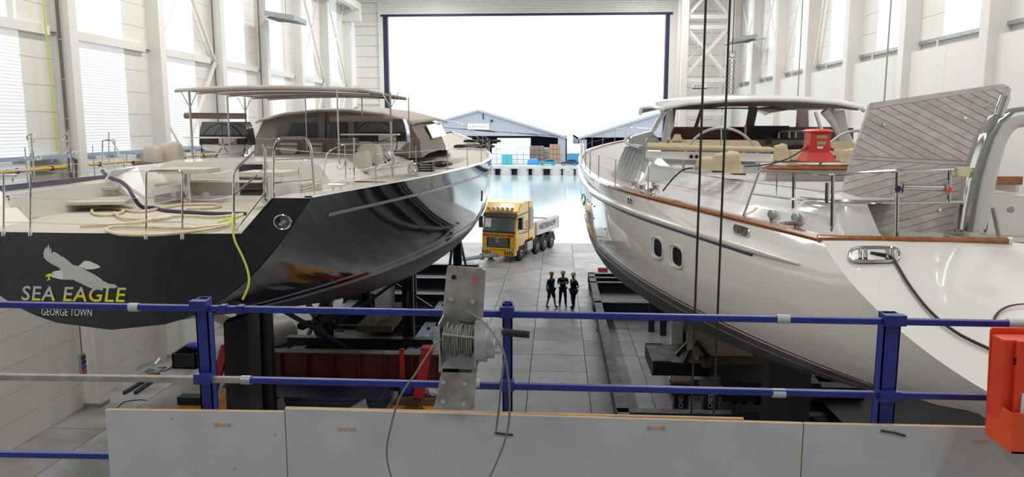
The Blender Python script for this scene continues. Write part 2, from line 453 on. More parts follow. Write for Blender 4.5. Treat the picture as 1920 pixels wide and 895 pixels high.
# lattice tower beside the door (right)
TY = 55.6
tw = thing('lattice_tower', 'white steel lattice tower with crossed braces beside the door', 'tower', (10.3, TY, 0))
tx0, tx1 = P(1283, 100, TY).x, P(1368, 100, TY).x
for x in (tx0, tx1): MB().box(x - .22, x + .22, TY - .2, TY + .2, 0, 20).build('chord', 'steel_white', tw)
for x in (tx0, tx1): MB().box(x - .1, x + .1, TY + 2.6, TY + 2.8, 0, 20).build('chord', 'steel_white', tw)
for z in (5.4, 10.0, 12.3, 15.9, 16.6): MB().box(tx0, tx1, TY - .12, TY + .12, z - .14, z + .14).build('cross_beam', 'steel_white', tw)
for z in (5.9, 12.5, 16.5):
    for s in (0, 1):
        a, b = (tx0, tx1) if s else (tx1, tx0)
        MB().bar((a, TY - .04 * s, z), (b, TY - .04 * s, z + 3.5), .2, .09, up=(0, 1, 0)).build('diagonal', 'steel_white', tw)
        MB().bar((a, TY + 2.7, z + .6), (b, TY + 2.7, z + 4.1), .1, .08, up=(0, 1, 0)).build('diagonal', 'steel_white', tw)
c0 = P(1312, 162, TY - .3)
sg = MB().box(c0.x - .5, c0.x + .5, TY - .3, TY - .26, c0.z - .18, c0.z + .18).build('sign_plate', 'wall_smooth', tw)
MB().box(c0.x - .5, c0.x + .5, TY - .31, TY - .3, c0.z - .18, c0.z - .1).build('sign_stripe', 'dark_purple', tw)
text_on('4101', 'sign_lettering', 'dark_purple', tw, (c0.x - .15, TY - .31, c0.z + .03), (1, 0, 0), (0, 0, 1), .5, .18, shear=.3)
# roof, back wall, gallery
rf = struct('ceiling', MB().box(XL - .3, XR + .3, -8, 60.4, 20, 20.2), 'roof_grey', 'light grey roof of the hall')
for y in (18, 29, 40, 51): MB().box(XL, XR, y - .2, y + .2, 19.3, 20).build('roof_beam', 'steel_white', rf)
for lx in (-9.5, 6.5):
    for ly in (-4, 5, 17, 29, 41, 53):
        MB().box(lx - .7, lx + .7, ly - 3.1, ly + 3.1, 18.95, 19.15).build('fill_light_housing', 'steel_white', rf)  # unseen boxes made up to sit over the added roof lights
struct('wall_back', MB().box(XL - .3, XR + .3, -8.3, -8, 0, 20), 'wall_rear', 'rear hall wall behind the gallery')
GZ = 7.32
struct('floor_gallery', MB().box(-7, 7, -8, 3.42, GZ - .25, GZ), 'concrete_c', 'gallery floor behind the railing')
# ------------------------------------------------------------------ hull lofting
def hermite(t, ks, vs):
    n = len(ks); m = []
    for i in range(n):
        if i == 0: m.append((vs[1] - vs[0]) / (ks[1] - ks[0]))
        elif i == n - 1: m.append((vs[-1] - vs[-2]) / (ks[-1] - ks[-2]))
        else:
            h0, h1 = ks[i] - ks[i - 1], ks[i + 1] - ks[i]
            m.append((h0 * h0 * vs[i + 1] + (h1 * h1 - h0 * h0) * vs[i] - h1 * h1 * vs[i - 1]) / (h0 * h1 * (h0 + h1)))
    i = 0
    while i < n - 2 and t > ks[i + 1]: i += 1
    h = ks[i + 1] - ks[i]; s = (t - ks[i]) / h
    return ((2 * s ** 3 - 3 * s * s + 1) * vs[i] + (s ** 3 - 2 * s * s + s) * h * m[i]
            + (-2 * s ** 3 + 3 * s * s) * vs[i + 1] + (s ** 3 - s * s) * h * m[i + 1])
class Hull:
    def __init__(s, p, rake, rt, stem, slope):
        s.p = p; s.x0, s.y0, s.L = p[:3]; s.rake = rake; s.rt = rt; s.stem = stem; s.slope = slope
    def B(s, t): return max(0.02, hermite(t, [0, .2, .45, .7, .85, 1.], list(s.p[3:8]) + [.05]))
    def Z(s, t): return hermite(t, [0, .2, .45, .7, 1], s.p[8:13])
    def K(s, t): return hermite(t, [0, .25, .5, .75, 1], s.p[13:18])
    def pt(s, t, u):
        k = [0, .45, 1]; q = hermite(t, k, s.p[18:21]); e = hermite(t, k, s.p[21:24]); r = hermite(t, k, s.p[24:27])
        zs = s.Z(t); dz = zs - s.K(t)
        b = s.B(t) * ((1 - u) ** 3 + 3 * (1 - u) ** 2 * u * q + 3 * (1 - u) * u * u * r)
        z = zs - dz * (3 * (1 - u) ** 2 * u * e + 3 * (1 - u) * u * u + u ** 3)
        y = s.y0 + s.L * t - s.rake * max(0, 1 - t / s.rt) * (zs - z) - s.stem * max(0, (t - .75) / .25) ** 2 * (zs - z)
        return b, y, z
    def u_at(s, t, z):
        lo, hi = 0.0, 1.0
        for _ in range(36):
            m = (lo + hi) / 2
            if s.pt(t, m)[2] > z: lo = m
            else: hi = m
        return (lo + hi) / 2
    def w(s, t, u, side, off=0.0):
        b, y, z = s.pt(t, u)
        return V((s.cx(y) + side * (b + off), y, z))
    def cx(s, y): return s.x0 + s.slope * (y - 12)
    def t_of(s, y): return (y - s.y0) / s.L
    def edge(s, y, side, inset=0.0, dz=0.0):
        t = min(max(s.t_of(y), 0), 1)
        return V((s.cx(y) + side * max(0, s.B(t) - inset), y, s.Z(t) + dz))
    def skin(s, mb, ztop, zbot, nt=70, nu=10, t0=0.0, t1=1.0, off=0.0, sides=(1, -1)):
        for sd in sides:
            rows = []
            for i in range(nt + 1):
                t = t0 + (t1 - t0) * i / nt
                ua = 0 if ztop is None else s.u_at(t, ztop(t)); ub = 1 if zbot is None else s.u_at(t, zbot(t))
                rows.append([s.w(t, ua + (ub - ua) * k / nu, sd, off) for k in range(nu + 1)])
            mb.grid(rows, flip=(sd < 0))
        return mb

# ------------------------------------------------------------------ dark yacht on the panelled wall side
LH = Hull([-7.191, 12.005, 40.836, 3.321, 4.171, 4.558, 3.425, 2.07, 8.065, 7.942, 7.861, 8.039, 8.77, 5.919, 4.263, 4.701, 4.971, 6.0,
           .765, 1.02, .724, .495, .846, .522, .562, .834, .169], 0, .1, .05, 0)
X0 = LH.x0
LY = thing('sailing_yacht', 'large dark blue sailing yacht with beige deck, lettered stern and sun awning on a cradle', 'yacht', (X0, 30, 4.3))
hull = LH.skin(MB(), None, lambda t: 5.90, nu=14).build('topsides', 'hull_black', LY, smooth=True, angle=1.2)
tag(hull, 'glossy black hull sides')
for (za, zb, nm, mm) in ((5.90, 5.83, 'boot_stripe', 'stripe_grey'), (5.83, 5.72, 'boot_band', 'hull_black'), (5.72, 5.61, 'boot_stripe', 'stripe_grey')):
    LH.skin(MB(), lambda t: za, lambda t: zb, nu=2).build(nm, mm, LY, smooth=True, angle=1.2)
LH.skin(MB(), lambda t: 5.61, None, nu=12).build('bottom', 'bottom_black', LY, smooth=True, angle=1.2)
for sd in (1, -1):
    LH.skin(MB(), lambda t: LH.Z(t) - .36, lambda t: LH.Z(t) - .43, nt=50, nu=1, t0=.03, t1=.97, off=.006, sides=(sd,)).build('cove_stripe', 'stripe_grey', LY, smooth=True)
def tr_y(b): return 12.0 - .22 * (1 - min(1, (b / 3.33) ** 2))
# transom: text panel below the aft deck plus the two raised quarters
DK = 7.50
tm = MB(); rows = []
def half_at(z):
    return LH.pt(0, LH.u_at(0, z))[0]
zs_ = [DK - (DK - 5.92) * (i / 16) for i in range(17)]
for z in zs_:
    wz = half_at(z) if z > 5.921 else 0.02
    rows.append([V((X0 + wz * k / 12, tr_y(wz * k / 12), z)) for k in range(-12, 13)])
tm.grid(rows)
tr = tm.build('transom', 'transom_dark', LY, smooth=True)
qi = lambda z: 2.2 + (2.72 - 2.2) * (z - DK) / (8.065 - DK)
for sd in (1, -1):
    q = MB(); rows = []
    for i in range(7):
        z = DK + (8.062 - DK) * i / 6; a, b = qi(z), half_at(z)
        rows.append([V((X0 + sd * (a + (b - a) * k / 5), tr_y(a + (b - a) * k / 5), z)) for k in range(6)])
    q.grid(rows)
    # inner face and top of the quarter
    MB().grid([[V((X0 + sd * qi(z), y, z)) for z in (DK, 8.062)] for y in (tr_y(2.2), 13.2)]).build('quarter_inner', 'gelcoat' if sd < 0 else 'transom_dark', LY)
    qo = q.build('quarter_panel', 'transom_dark', LY, smooth=True)
    MB().grid([[V((X0 + sd * a, y, 8.062)) for a in (2.72, LH.B(LH.t_of(y)))] for y in (tr_y(2.9), 12.6, 13.2)]).build('quarter_top', 'gelcoat', LY)
    c = V((X0 + sd * 2.86, tr_y(2.86) - .012, 7.68))
    # oval mooring fairlead
    ring = [c + V((.135 * math.cos(a) * 1.0, -.002, .115 * math.sin(a))) for a in [2 * math.pi * i / 28 for i in range(28)]]
    fl = MB().tube(ring, .014, 8, closed=True).build('fairlead', 'chrome', LY, smooth=True)
    MB().prism([p + V((0, .01, 0)) for p in ring], (0, .002, 0)).build('fairlead_opening', 'window_grey', fl)
    MB().bar(c + V((-.06, -.004, -.05)), c + V((.05, -.004, .02)), .05, .01, up=(0, 1, 0)).build('roller', 'steel_dull', fl)
def on_tr(p, off=.008): return V((p.x, tr_y(p.x - X0) - off, p.z))
def trpx(px, py, off=.008):
    p = P(px, py, 11.8); p = P(px, py, tr_y(p.x - X0)); return on_tr(p, off)
def seam(pts, name='panel_seam', closed=False):
    MB().tube([trpx(*q, .001) for q in pts], .007, 5, closed=closed).build(name, 'black', LY)
seam([(318, 449), (318, 457), (330, 458), (316, 520), (302, 605)])
rr = []
for (cx_, cy_, a0) in ((348, 468, 180), (432, 467, 270), (430, 494, 0), (343, 496, 90)):
    for k in range(5):
        a = math.radians(a0 + k * 22.5); rr.append((cx_ + 10 * math.cos(a), cy_ + 10 * math.sin(a)))
seam(rr, 'hatch_seam', True)
seam([(16, 445), (15, 451), (3, 452), (0, 460)])
# name lettering, silver above and yellow below
a, b = trpx(38, 566), trpx(236, 540)
cen = (trpx(38, 562) + trpx(236, 540) + trpx(50, 537) + trpx(233, 566)) / 4
me = text_mesh('SEA EAGLE', 1.0, .22, 0, 1.08, .012)
xs = [v.co.x for v in me.vertices]; ys = [v.co.y for v in me.vertices]
x0_, x1_, y0_, y1_ = min(xs), max(xs), min(ys), max(ys)
Wd = trpx(236, 550).x - trpx(38, 550).x; Hd = trpx(140, 536).z - trpx(140, 563.5).z
for v in me.vertices:
    p = V((cen.x + ((v.co.x - x0_) / (x1_ - x0_) - .5) * Wd, 0, cen.z + ((v.co.y - y0_) / (y1_ - y0_) - .5) * Hd))
    v.co = on_tr(p, .012)
for keep, nm, mm in ((1, 'name_lettering', 'sign_silver'), (-1, 'name_lettering', 'sign_yellow')):
    m2 = me.copy(); bm = bmesh.new(); bm.from_mesh(m2)
    bmesh.ops.bisect_plane(bm, geom=bm.verts[:] + bm.edges[:] + bm.faces[:], plane_co=(cen.x, 0, cen.z - .02 * Hd), plane_no=(-.12, 0, 1),
                           clear_inner=keep > 0, clear_outer=keep < 0)
    bm.to_mesh(m2); bm.free()
    for isl in islands(m2): link('name_letter', isl, mm, tr)
text_on('GEORGE TOWN', 'port_lettering', 'sign_white', tr, (trpx(79, 584) + trpx(174, 586)) / 2, (1, 0, 0), (0, 0, 1),
        (trpx(174, 585).x - trpx(79, 585).x), .125, shear=.2, conform=lambda p: on_tr(p, .012))
# eagle emblem
EG = lambda pts: [(q[0] * 440 / 1920., 420 + q[1] * 440 / 1920.) for q in pts]
wing = EG([(600, 335), (560, 300), (540, 285), (520, 268), (505, 268), (490, 250), (475, 245), (465, 235), (450, 230), (440, 226), (428, 245), (425, 215), (420, 185), (412, 215), (405, 180),
           (398, 166), (388, 200), (382, 185), (365, 215), (358, 240), (362, 275), (380, 295), (420, 325), (470, 350), (495, 365), (500, 385), (522, 395), (520, 425), (515, 455), (600, 457), (640, 475), (700, 505),
           (760, 530), (850, 527), (940, 527), (965, 515), (945, 495), (890, 488), (870, 475), (850, 470), (825, 445), (800, 430), (770, 410), (740, 395), (700, 378), (715, 372), (690, 368), (680, 350), (645, 345)])
head = EG([(500, 378), (480, 382), (455, 385), (435, 393), (428, 405), (425, 425), (432, 438), (450, 440), (480, 448), (516, 456), (524, 430), (520, 395)])
tail = EG([(645, 345), (670, 325), (695, 302), (715, 303), (740, 305), (765, 318), (800, 332), (829, 352), (810, 360), (770, 370), (715, 372), (690, 360)])
beak = EG([(430, 406), (405, 405), (385, 415), (374, 437), (385, 430), (395, 432), (400, 445), (386, 466), (405, 460), (425, 447), (410, 445), (412, 432), (426, 430)])
def flat_poly(pts, nm, mm, off):
    m3 = bpy.data.meshes.new(nm); m3.from_pydata([trpx(*q, off) for q in pts], [], [tuple(range(len(pts)))])
    bm = bmesh.new(); bm.from_mesh(m3); bmesh.ops.triangulate(bm, faces=bm.faces[:]); bm.to_mesh(m3); bm.free()
    link(nm, m3, mm, tr)
flat_poly(wing, 'emblem_body', 'sign_silver', .010); flat_poly(head, 'emblem_head', 'sign_white', .013)
flat_poly(tail, 'emblem_tail', 'sign_white', .012); flat_poly(beak, 'emblem_beak', 'sign_yellow', .014)
flat_poly(EG([(430, 412), (448, 411), (448, 415), (432, 416)]), 'emblem_eye', 'black', .016)
for (qx, qy) in ((700, 483), (715, 488), (728, 480), (768, 500), (782, 504), (800, 500), (380, 262), (390, 272), (430, 262), (445, 262)):
    flat_poly(EG([(qx, qy), (qx + 5, qy - 6), (qx + 8, qy - 5), (qx + 3, qy + 2)]), 'feather_mark', 'grey_metal', .016)

# decks
ad = MB(); ad.grid([[V((X0 + s * (2.2 + .12 * (y - 12) if y < 14 else 2.45), (tr_y(2.2 * s) if y < 12.1 else y), DK)) for s in (-1, -.6, -.2, .2, .6, 1)] for y in (12.0, 13.0, 14, 15.5, 17.6)])
ad.build('aft_deck', 'teak_deck', LY)
dk = MB(); rows = []
ys_ = [13.2 + (52.4 - 13.2) * i / 60 for i in range(61)]
for y in ys_:
    t = LH.t_of(y); hb = max(.02, LH.B(t) - .13); zz = LH.Z(t) - .09
    inner = max(0, 2.45 if y < 17.6 else 0)
    if y < 17.6: rows.append(None)
    else: rows.append([V((X0 + hb * s, y, zz + .05 * (1 - s * s))) for s in (-1, -.75, -.5, -.25, 0, .25, .5, .75, 1)])
dk.grid([r_ for r_ in rows if r_]).build('main_deck', 'teak_deck', LY)
for sd in (1, -1):
    sdk = MB(); rr_ = []
    for y in [y for y in ys_ if y < 18.2]:
        t = LH.t_of(y); hb = LH.B(t) - .13
        rr_.append([V((X0 + sd * a, y, LH.Z(t) - .09)) for a in (2.45, hb)])
    sdk.grid(rr_).build('side_deck', 'teak_deck' if sd > 0 else 'gelcoat', LY)
    w_ = MB(); w_.box(X0 + sd * 2.45 - .02, X0 + sd * 2.45 + .02, 13.1, 17.7, DK, 8.0); w_.build('cockpit_side', 'gelcoat', LY)
    cap = MB(); inn = MB(); r1 = []; r2 = []
    for i in range(81):
        y = 12.02 + 40.7 * i / 80; t = LH.t_of(y); z = LH.Z(t)
        bb = LH.B(t); b1 = max(bb - .13, 0.0)
        r1.append([V((X0 + sd * (bb + .005), y, z)), V((X0 + sd * (bb - .01), y, z + .025)), V((X0 + sd * b1, y, z + .025)), V((X0 + sd * b1, y, z - .10))])
    cap.grid(r1, flip=sd < 0)
    cap.build('toe_rail', 'gelcoat_cool' if sd > 0 else 'navy_cap', LY, smooth=True)
# coaming and aft cabin top (white, trapezoid section)
cb = MB(); rows = []
for (y, wt, wb, z) in ((17.25, 1.75, 2.35, 8.34), (17.9, 1.9, 2.5, 8.38), (19.5, 2.0, 2.62, 8.36), (22, 2.05, 2.75, 8.30), (25.2, 2.1, 2.95, 8.22)):
    zb = LH.Z(LH.t_of(y)) - .10 if y > 17.5 else DK
    rows.append([V((X0 - wb, y, zb)), V((X0 - wt - .1, y, z - .05)), V((X0 - wt, y, z)), V((X0 - .8, y, z + .05)), V((X0, y, z + .06)), V((X0 + .8, y, z + .05)), V((X0 + wt, y, z)), V((X0 + wt + .1, y, z - .05)), V((X0 + wb, y, zb))])
cb.grid(rows)
fr = rows[0]; cb.add(fr, [tuple(range(len(fr)))])
cbo = cb.build('aft_cabin_top', 'gelcoat', LY, smooth=True, angle=.5)
for sd in (1, -1): MB().box(X0 + sd * 2.4 - .12, X0 + sd * 2.4 + .12, 17.2, 17.6, DK, 7.95).build('cockpit_corner', 'gelcoat', LY)
# companionway in the coaming, with its frame
p0, p1 = P(450, 308, 17.22), P(497, 369, 17.22)
fr_ = MB(); fr_.box(p0.x - .06, p1.x + .06, 17.16, 17.24, p1.z - .04, p0.z + .07); fo = fr_.build('companionway_frame', 'gelcoat', LY)
MB().box(p0.x, p1.x, 17.14, 17.17, p1.z, p0.z).build('companionway_opening', 'window_dark', fo)
for z in (.18, .3, .42): MB().box(p0.x + .05, p1.x - .05, 17.12, 17.14, p1.z + z, p1.z + z + .02).build('step_edge', 'canvas_brown', fo)
# bench lockers along the coaming
lk = MB(); a = P(375, 344, 16.9); b = P(440, 378, 16.9)
lk.box(X0 - 1.2, X0 + .55, 16.95, 17.3, DK, a.z - .28); lk.build('locker', 'gelcoat', LY)
l2 = MB().box(X0 - 1.22, X0 + .57, 16.92, 17.32, 7.93, 7.98).build('locker_lid', 'gelcoat', LY)
c = P(387, 367, 16.93); MB().lathe([(.085, 0), (.085, -.02)], c, (0, 1, 0), 20).build('deck_light', 'sign_white', LY)
for (px, py, nm) in ((293, 384, 'drain'), (145, 386, 'drain')):
    MB().lathe([(.02, 0), (.02, -.02)], P(px, py, 16.5), (0, 1, 0), 10).build(nm, 'steel_dull', LY)
# curved seat wing on the port side of the coaming
sw_ = MB(); sw_.prism([P(284, 352, 16.2), P(340, 345, 16.6), P(340, 358, 16.6), P(285, 368, 16.2)], (0, .9, 0)); sw_.build('seat_base', 'gelcoat', LY)
# port steps from the aft deck up to the side deck
def step(pts, z, th):
    m = MB(); m.prism([PZ(px, py, z) for px, py in pts], (0, 0, -th)); return m
step([(105, 376), (135, 368), (225, 366), (250, 371), (235, 378), (110, 380)], 7.70, .06).build('step', 'teak_deck', LY)
step([(119, 348), (150, 336), (215, 337), (232, 343), (220, 351), (122, 352)], 7.90, .06).build('step', 'teak_deck', LY)
MB().prism([PZ(140, 380, 7.5), PZ(150, 372, 7.5), PZ(232, 372, 7.5), PZ(226, 382, 7.5)], (0, 0, .16)).build('step_riser', 'gelcoat', LY)
MB().prism([PZ(150, 352, 7.7), PZ(150, 342, 7.7), PZ(228, 343, 7.7), PZ(226, 356, 7.7)], (0, 0, .16)).build('step_riser', 'gelcoat', LY)
bw = MB(); bw.prism([P(190, 343, 16.3), P(208, 318, 16.3), P(260, 310, 16.6), P(290, 345, 16.6), P(288, 395, 16.4), P(190, 390, 16.3)], (0, 1.4, 0)); bw.build('coaming_wing', 'gelcoat', LY, bevel=.03)
# pedestal tables under covers
for (x0p, x1p, y0p, yb, d_, pst) in ((305, 402, 314, 380, 16.4, 352), (457, 547, 320, 380, 15.6, 503)):
    a = P(x0p, y0p + 9, d_); b = P(x1p, y0p + 9, d_ + .2); t = MB()
    t.box(a.x, b.x, d_ - .25, d_ + .55, a.z - .02, a.z + .085)
    to = t.build('table_top', 'cushion', LY, bevel=.015)
    pc = P(pst, yb, d_ + .15)
    MB().lathe([(.10, 0), (.10, a.z - .02 - DK)], (pc.x, d_ + .15, DK), (0, 0, 1), 16).build('table_post', 'chrome', LY, smooth=True)
    MB().lathe([(.13, 0), (.13, .02)], (pc.x, d_ + .15, DK), (0, 0, 1), 16).build('table_foot', 'steel_dull', LY)
# small locker with teak side by the starboard quarter
a, b = P(511, 344, 12.9), P(563, 369, 12.9)
MB().box(a.x, b.x, 12.9, 13.9, 8.0, a.z).build('quarter_locker', 'gelcoat', LY)
for k in range(4):
    z0 = 8.0 + (a.z - 8.0) * k / 4
    MB().box(b.x, b.x + .05, 12.9, 14.0, z0 + .004, z0 + (a.z - 8.0) / 4 - .004).build('teak_slat', 'teak_deck', LY)

# rails: everything polished tube
def rail(pts, r=.017, nm='guard_rail', m='chrome', fr=.06, par=None):
    return MB().tube(fillet(pts, fr, 4), r, 8).build(nm, m, par or LY, smooth=True)
ry = 12.05
for (xa, xb_, yt, ybm) in ((7, 57, 319, 440), (274, 342, 321, 446)):
    rail([P(xa, ybm, ry), P(xa, yt, ry), P(xb_, yt, ry), P(xb_, ybm, ry)], nm='stern_rail')
    for yy in (371, 417): rail([P(xa, yy, ry), P(xb_, yy, ry)], .011)
    for xx in (xa, xb_): MB().lathe([(.03, 0), (.03, .05), (.022, .08)], PZ(xx, ybm + 3, DK), (0, 0, 1), 10).build('rail_socket', 'chrome', LY, smooth=True)
rail([P(438, 432, 12.2), P(438, 322, 12.2), P(490, 271, 12.4), P(497, 280, 12.4), P(497, 370, 12.4)], .02, 'gate_rail', fr=.08)
rail([P(438, 366, 12.2), P(497, 316, 12.4)], .014, 'gate_rail'); rail([P(438, 437, 12.2), P(497, 361, 12.4)], .014, 'gate_rail')
rail([P(513, 370, 12.5), P(513, 278, 12.5), P(522, 259, 12.5), P(574, 258, 12.7), P(583, 275, 12.7), P(590, 366, 12.7)], .02, 'seat_frame', fr=.08)
rail([P(513, 301, 12.5), P(582, 298, 12.7)], .013, 'seat_frame'); rail([P(514, 343, 12.5), P(588, 338, 12.7)], .013, 'seat_frame')
rail([P(558, 335, 13.4), P(560, 312, 13.4), P(566, 300, 13.4), P(575, 300, 13.4)], .014, 'seat_frame')
for (xx) in ((526, 533, 'a'), (563, 565, 'b')): rail([P(xx[0], 343, 12.8), P(xx[0], 325, 12.8)], .006)
def life(p, q, sag=.03, n=6, r=.005):
    p, q = V(p), V(q); MB().tube([p.lerp(q, i / n) - V((0, 0, sag * 4 * (i / n) * (1 - i / n))) for i in range(n + 1)], r, 6).build('lifeline', 'steel_dull', LY, smooth=True)
for (ya, yb, yc, yd) in ((319, 321, 321, 318), (371, 371, 370, 367), (417, 418, 418, 415)):
    life(P(57, ya, ry), P(274, yb, ry)); life(P(342, yc, ry), P(438, yd, 12.2), .06)
# port hand rail by the steps
rail([P(192, 322, 17.0), P(192, 263, 17.0), P(209, 263, 17.3), P(233, 305, 16.6), P(235, 340, 16.6)], .018, 'hand_rail')
rail([P(204, 318, 17.6), P(204, 248, 17.6)], .014, 'stanchion'); rail([P(215, 318, 18.0), P(215, 262, 18.0), P(210, 262, 17.6)], .014, 'stanchion')
# instrument box on the coaming
a = P(238, 301, 17.6); MB().box(a.x, a.x + .28, 17.5, 17.8, 8.38, 8.52).build('vent_box', 'chrome', LY)
# rail stanchions down both sides and lifelines
prev = {}
for sd in (1, -1):
    tops = []
    for y in (15.2, 18.0, 21.3, 24.3, 27.5, 31, 34.5, 38, 41, 44, 46.5, 49, 51):
        e = LH.edge(y, sd, .08)
        MB().tube([e, e + V((0, 0, .62 if y > 20 else .75))], [.014, .010], 8).build('stanchion', 'steel_dull', LY, smooth=True); tops.append(e)
    for h in (.34, .62):
        MB().tube([e + V((0, 0, h)) for e in tops], .004, 5).build('lifeline', 'steel_dull', LY)
pp = [LH.edge(49, sd, .05, .72) for sd in (1,)] + [LH.edge(52.6, 1, 0, .75)] + [LH.edge(49, -1, .05, .72)]
MB().tube(pp, .016, 8).build('pulpit', 'chrome', LY, smooth=True)
for y in (49.8, 50.8, 51.6, 52.3):
    for sd in (1, -1):
        e = LH.edge(y, sd, .05); MB().tube([e, V((e.x, y, e.z + .72))], .012, 6).build('pulpit_post', 'chrome', LY)

# awning with its posts
AZ = 10.05
an = MB(); rows = []
xs_ = [X0 - 2.0 + 4.45 * i / 12 for i in range(13)]
for y in (18.4, 18.5, 20.5, 22.5, 24.4, 24.5):
    ed = .05 if y in (18.4, 24.5) else 0
    rows.append([V((x, y, AZ + .08 - .08 * ((x - X0 - .22) / 2.22) ** 2 - ed)) for x in xs_])
an.grid(rows); an.build('awning', 'awning_cloth', LY, smooth=True, thick=.05)
for y in (19.6, 21.4, 23.2): MB().tube([V((x, y, AZ + .02 - .08 * ((x - X0 - .22) / 2.22) ** 2)) for x in xs_], .02, 8).build('awning_bow', 'chrome', LY, smooth=True)
for (px, yb, d_) in ((362, 297, 18.9), (432, 299, 18.5), (637, 328, 18.1), (464, 290, 23.6), (768, 297, 24.2), (576, 280, 24.2), (681, 280, 24.2), (735, 322, 20.2)):
    b = P(px, yb, d_); b.z = min(b.z, 8.42); MB().tube([b, V((b.x, d_, AZ))], .028 if px in (362, 464, 735) else .02, 10).build('awning_post', 'steel_dull', LY, smooth=True)
    if px in (362, 464, 735):
        for s in (-1, 1): MB().tube([V((b.x, d_, AZ - .42)), V((b.x + s * .22, d_, AZ))], .012, 8).build('awning_strut', 'steel_dull', LY, smooth=True)
# backrest bolsters
for (xa, xb_, yy, d_) in ((345, 462, 217, 19.2), (618, 737, 222, 19.6)):
    a, b = P(xa, yy, d_), P(xb_, yy + 1, d_)
    MB().tube([a, a + (b - a) * .015, b - (b - a) * .015, b], [.03, .075, .075, .03], 14).build('bolster', 'canvas_brown', LY, smooth=True)
# helm stations
def helm(cx_, cy_, d_, sd):
    c = P(cx_, cy_, d_)
    ro = .62; wheel = MB(); wheel.tube(arc(c, ro, 0, 2 * math.pi, (1, 0, 0), (0, 0, 1), 40)[:-1], .018, 8, closed=True)
    wo = wheel.build('steering_wheel', 'black', LY, smooth=True)
    for k in range(5):
        a = math.radians(90 + 72 * k); MB().tube([c, c + V((math.cos(a) * ro, 0, math.sin(a) * ro))], .011, 6).build('spoke', 'black', wo)
    MB().lathe([(.05, -.03), (.05, .05)], c, (0, 1, 0), 14).build('hub', 'chrome', wo)
    # console: hood with a rounded top over a white pedestal
    prof = []
    for k in range(17):
        a = math.pi * k / 16; prof.append((-math.cos(a) * .72 * (1 if abs(math.cos(a)) < .98 else 1), .62 * min(1, math.sin(a) * 1.9)))
    ox = sd * -.12
    hood = MB(); f0 = [V((c.x + ox + q[0], d_ + .35, c.z + .02 + q[1] * 1.05)) for q in prof]
    hood.prism(f0, (0, .5, .0)); hood.build('console_hood', 'window_grey', LY, smooth=True, angle=.5)
    MB().box(c.x + ox - .66, c.x + ox + .66, d_ + .28, d_ + .42, c.z + .06, c.z + .30).build('instrument_panel', 'black', LY)
    MB().box(c.x + ox - .08, c.x + ox + .42, d_ + .2, d_ + .3, c.z + .05, c.z + .22).build('chart_pad', 'canvas_beige', LY)
    tr_ = MB(); tr_.prism([V((c.x + ox - .68, d_ + .3, c.z + .03)), V((c.x + ox + .70, d_ + .3, c.z + .03)), V((c.x + ox + .4, d_ + .3, c.z - .22)), V((c.x + ox - .5, d_ + .3, c.z - .14))], (0, .5, 0))
    tr_.build('console_tray', 'gelcoat', LY)
    MB().prism([V((c.x - .34, d_ + .35, 8.3)), V((c.x + .34, d_ + .35, 8.3)), V((c.x + .16, d_ + .35, c.z)), V((c.x - .16, d_ + .35, c.z))], (0, .3, 0)).build('pedestal', 'gelcoat', LY)
    MB().box(c.x - .85, c.x + .75, d_ - .55, d_ - .2, c.z + .22, c.z + .26).build('seat_plank', 'gelcoat', LY)
    for dz in (-.0, -.18): rail([V((c.x - .95, d_ - .6, c.z + dz)), V((c.x + .9, d_ - .6, c.z + dz))], .016, 'seat_rail')
helm(418, 274, 21.2, 1); helm(704, 268, 21.8, -1)
# deckhouse with canvas sides
DY = 25.0
q = lambda px, py, d=DY: P(px, py, d)
dh = MB(); rows = []
for (y, s, zt) in ((25.0, 1.0, 0), (26.5, 1.0, .1), (29.5, .98, .12), (32.5, .86, .0)):
    rows.append([V((X0 + b * s, y, z + zt)) for (b, z) in ((-2.75, 8.15), (-2.7, 8.75), (-2.38, 9.36), (-1.6, 9.55), (-.5, 9.66), (.5, 9.66), (1.6, 9.53), (2.4, 9.3), (2.75, 8.7), (2.8, 8.15))])
rows.append([V((X0 + b * .8, 34.6, 8.2)) for (b, z) in ((-2.75, 8.15),) + ((-2.7, 0), (-2.38, 0), (-1.6, 0), (-.5, 0), (.5, 0), (1.6, 0), (2.4, 0), (2.75, 0), (2.8, 0))])
dh.grid(rows); dh.add(rows[0], [tuple(range(10))])
dho = dh.build('deckhouse', 'canvas_taupe', LY, smooth=True, angle=.5); tag(dho, 'taupe canvas sprayhood over the deckhouse')
rfm = MB(); rows = []
for (y, z) in ((24.75, -.03), (25.0, .03), (29.5, .16), (32.6, .08)):
    rows.append([V((X0 + b, y, zz + z)) for (b, zz) in ((-2.55, 9.30), (-2.4, 9.38), (-1.6, 9.57), (-.5, 9.68), (.5, 9.68), (1.6, 9.55), (2.45, 9.32), (2.6, 9.24))])
rfm.grid(rows); rfm.build('deckhouse_roof', 'awning_cloth', LY, smooth=True, thick=.06)
def flatq(nm, m, pts, d, dep=.04, par=None):
    return MB().prism([P(px, py, d) for px, py in pts], (0, dep, 0)).build(nm, m, par or LY)
flatq('deckhouse_window', 'window_grey', [(535, 259), (552, 224), (597, 219), (597, 259)], 24.94)
flatq('deckhouse_window', 'window_dark', [(612, 259), (612, 231), (650, 231), (650, 259)], 24.94)
flatq('deckhouse_window', 'window_grey', [(652, 259), (652, 228), (740, 232), (765, 262), (700, 262)], 24.96)
flatq('window_post', 'canvas_taupe', [(597, 262), (597, 212), (609, 212), (609, 262)], 24.9)
flatq('window_post', 'canvas_taupe', [(652, 262), (653, 222), (664, 222), (664, 262)], 24.9)
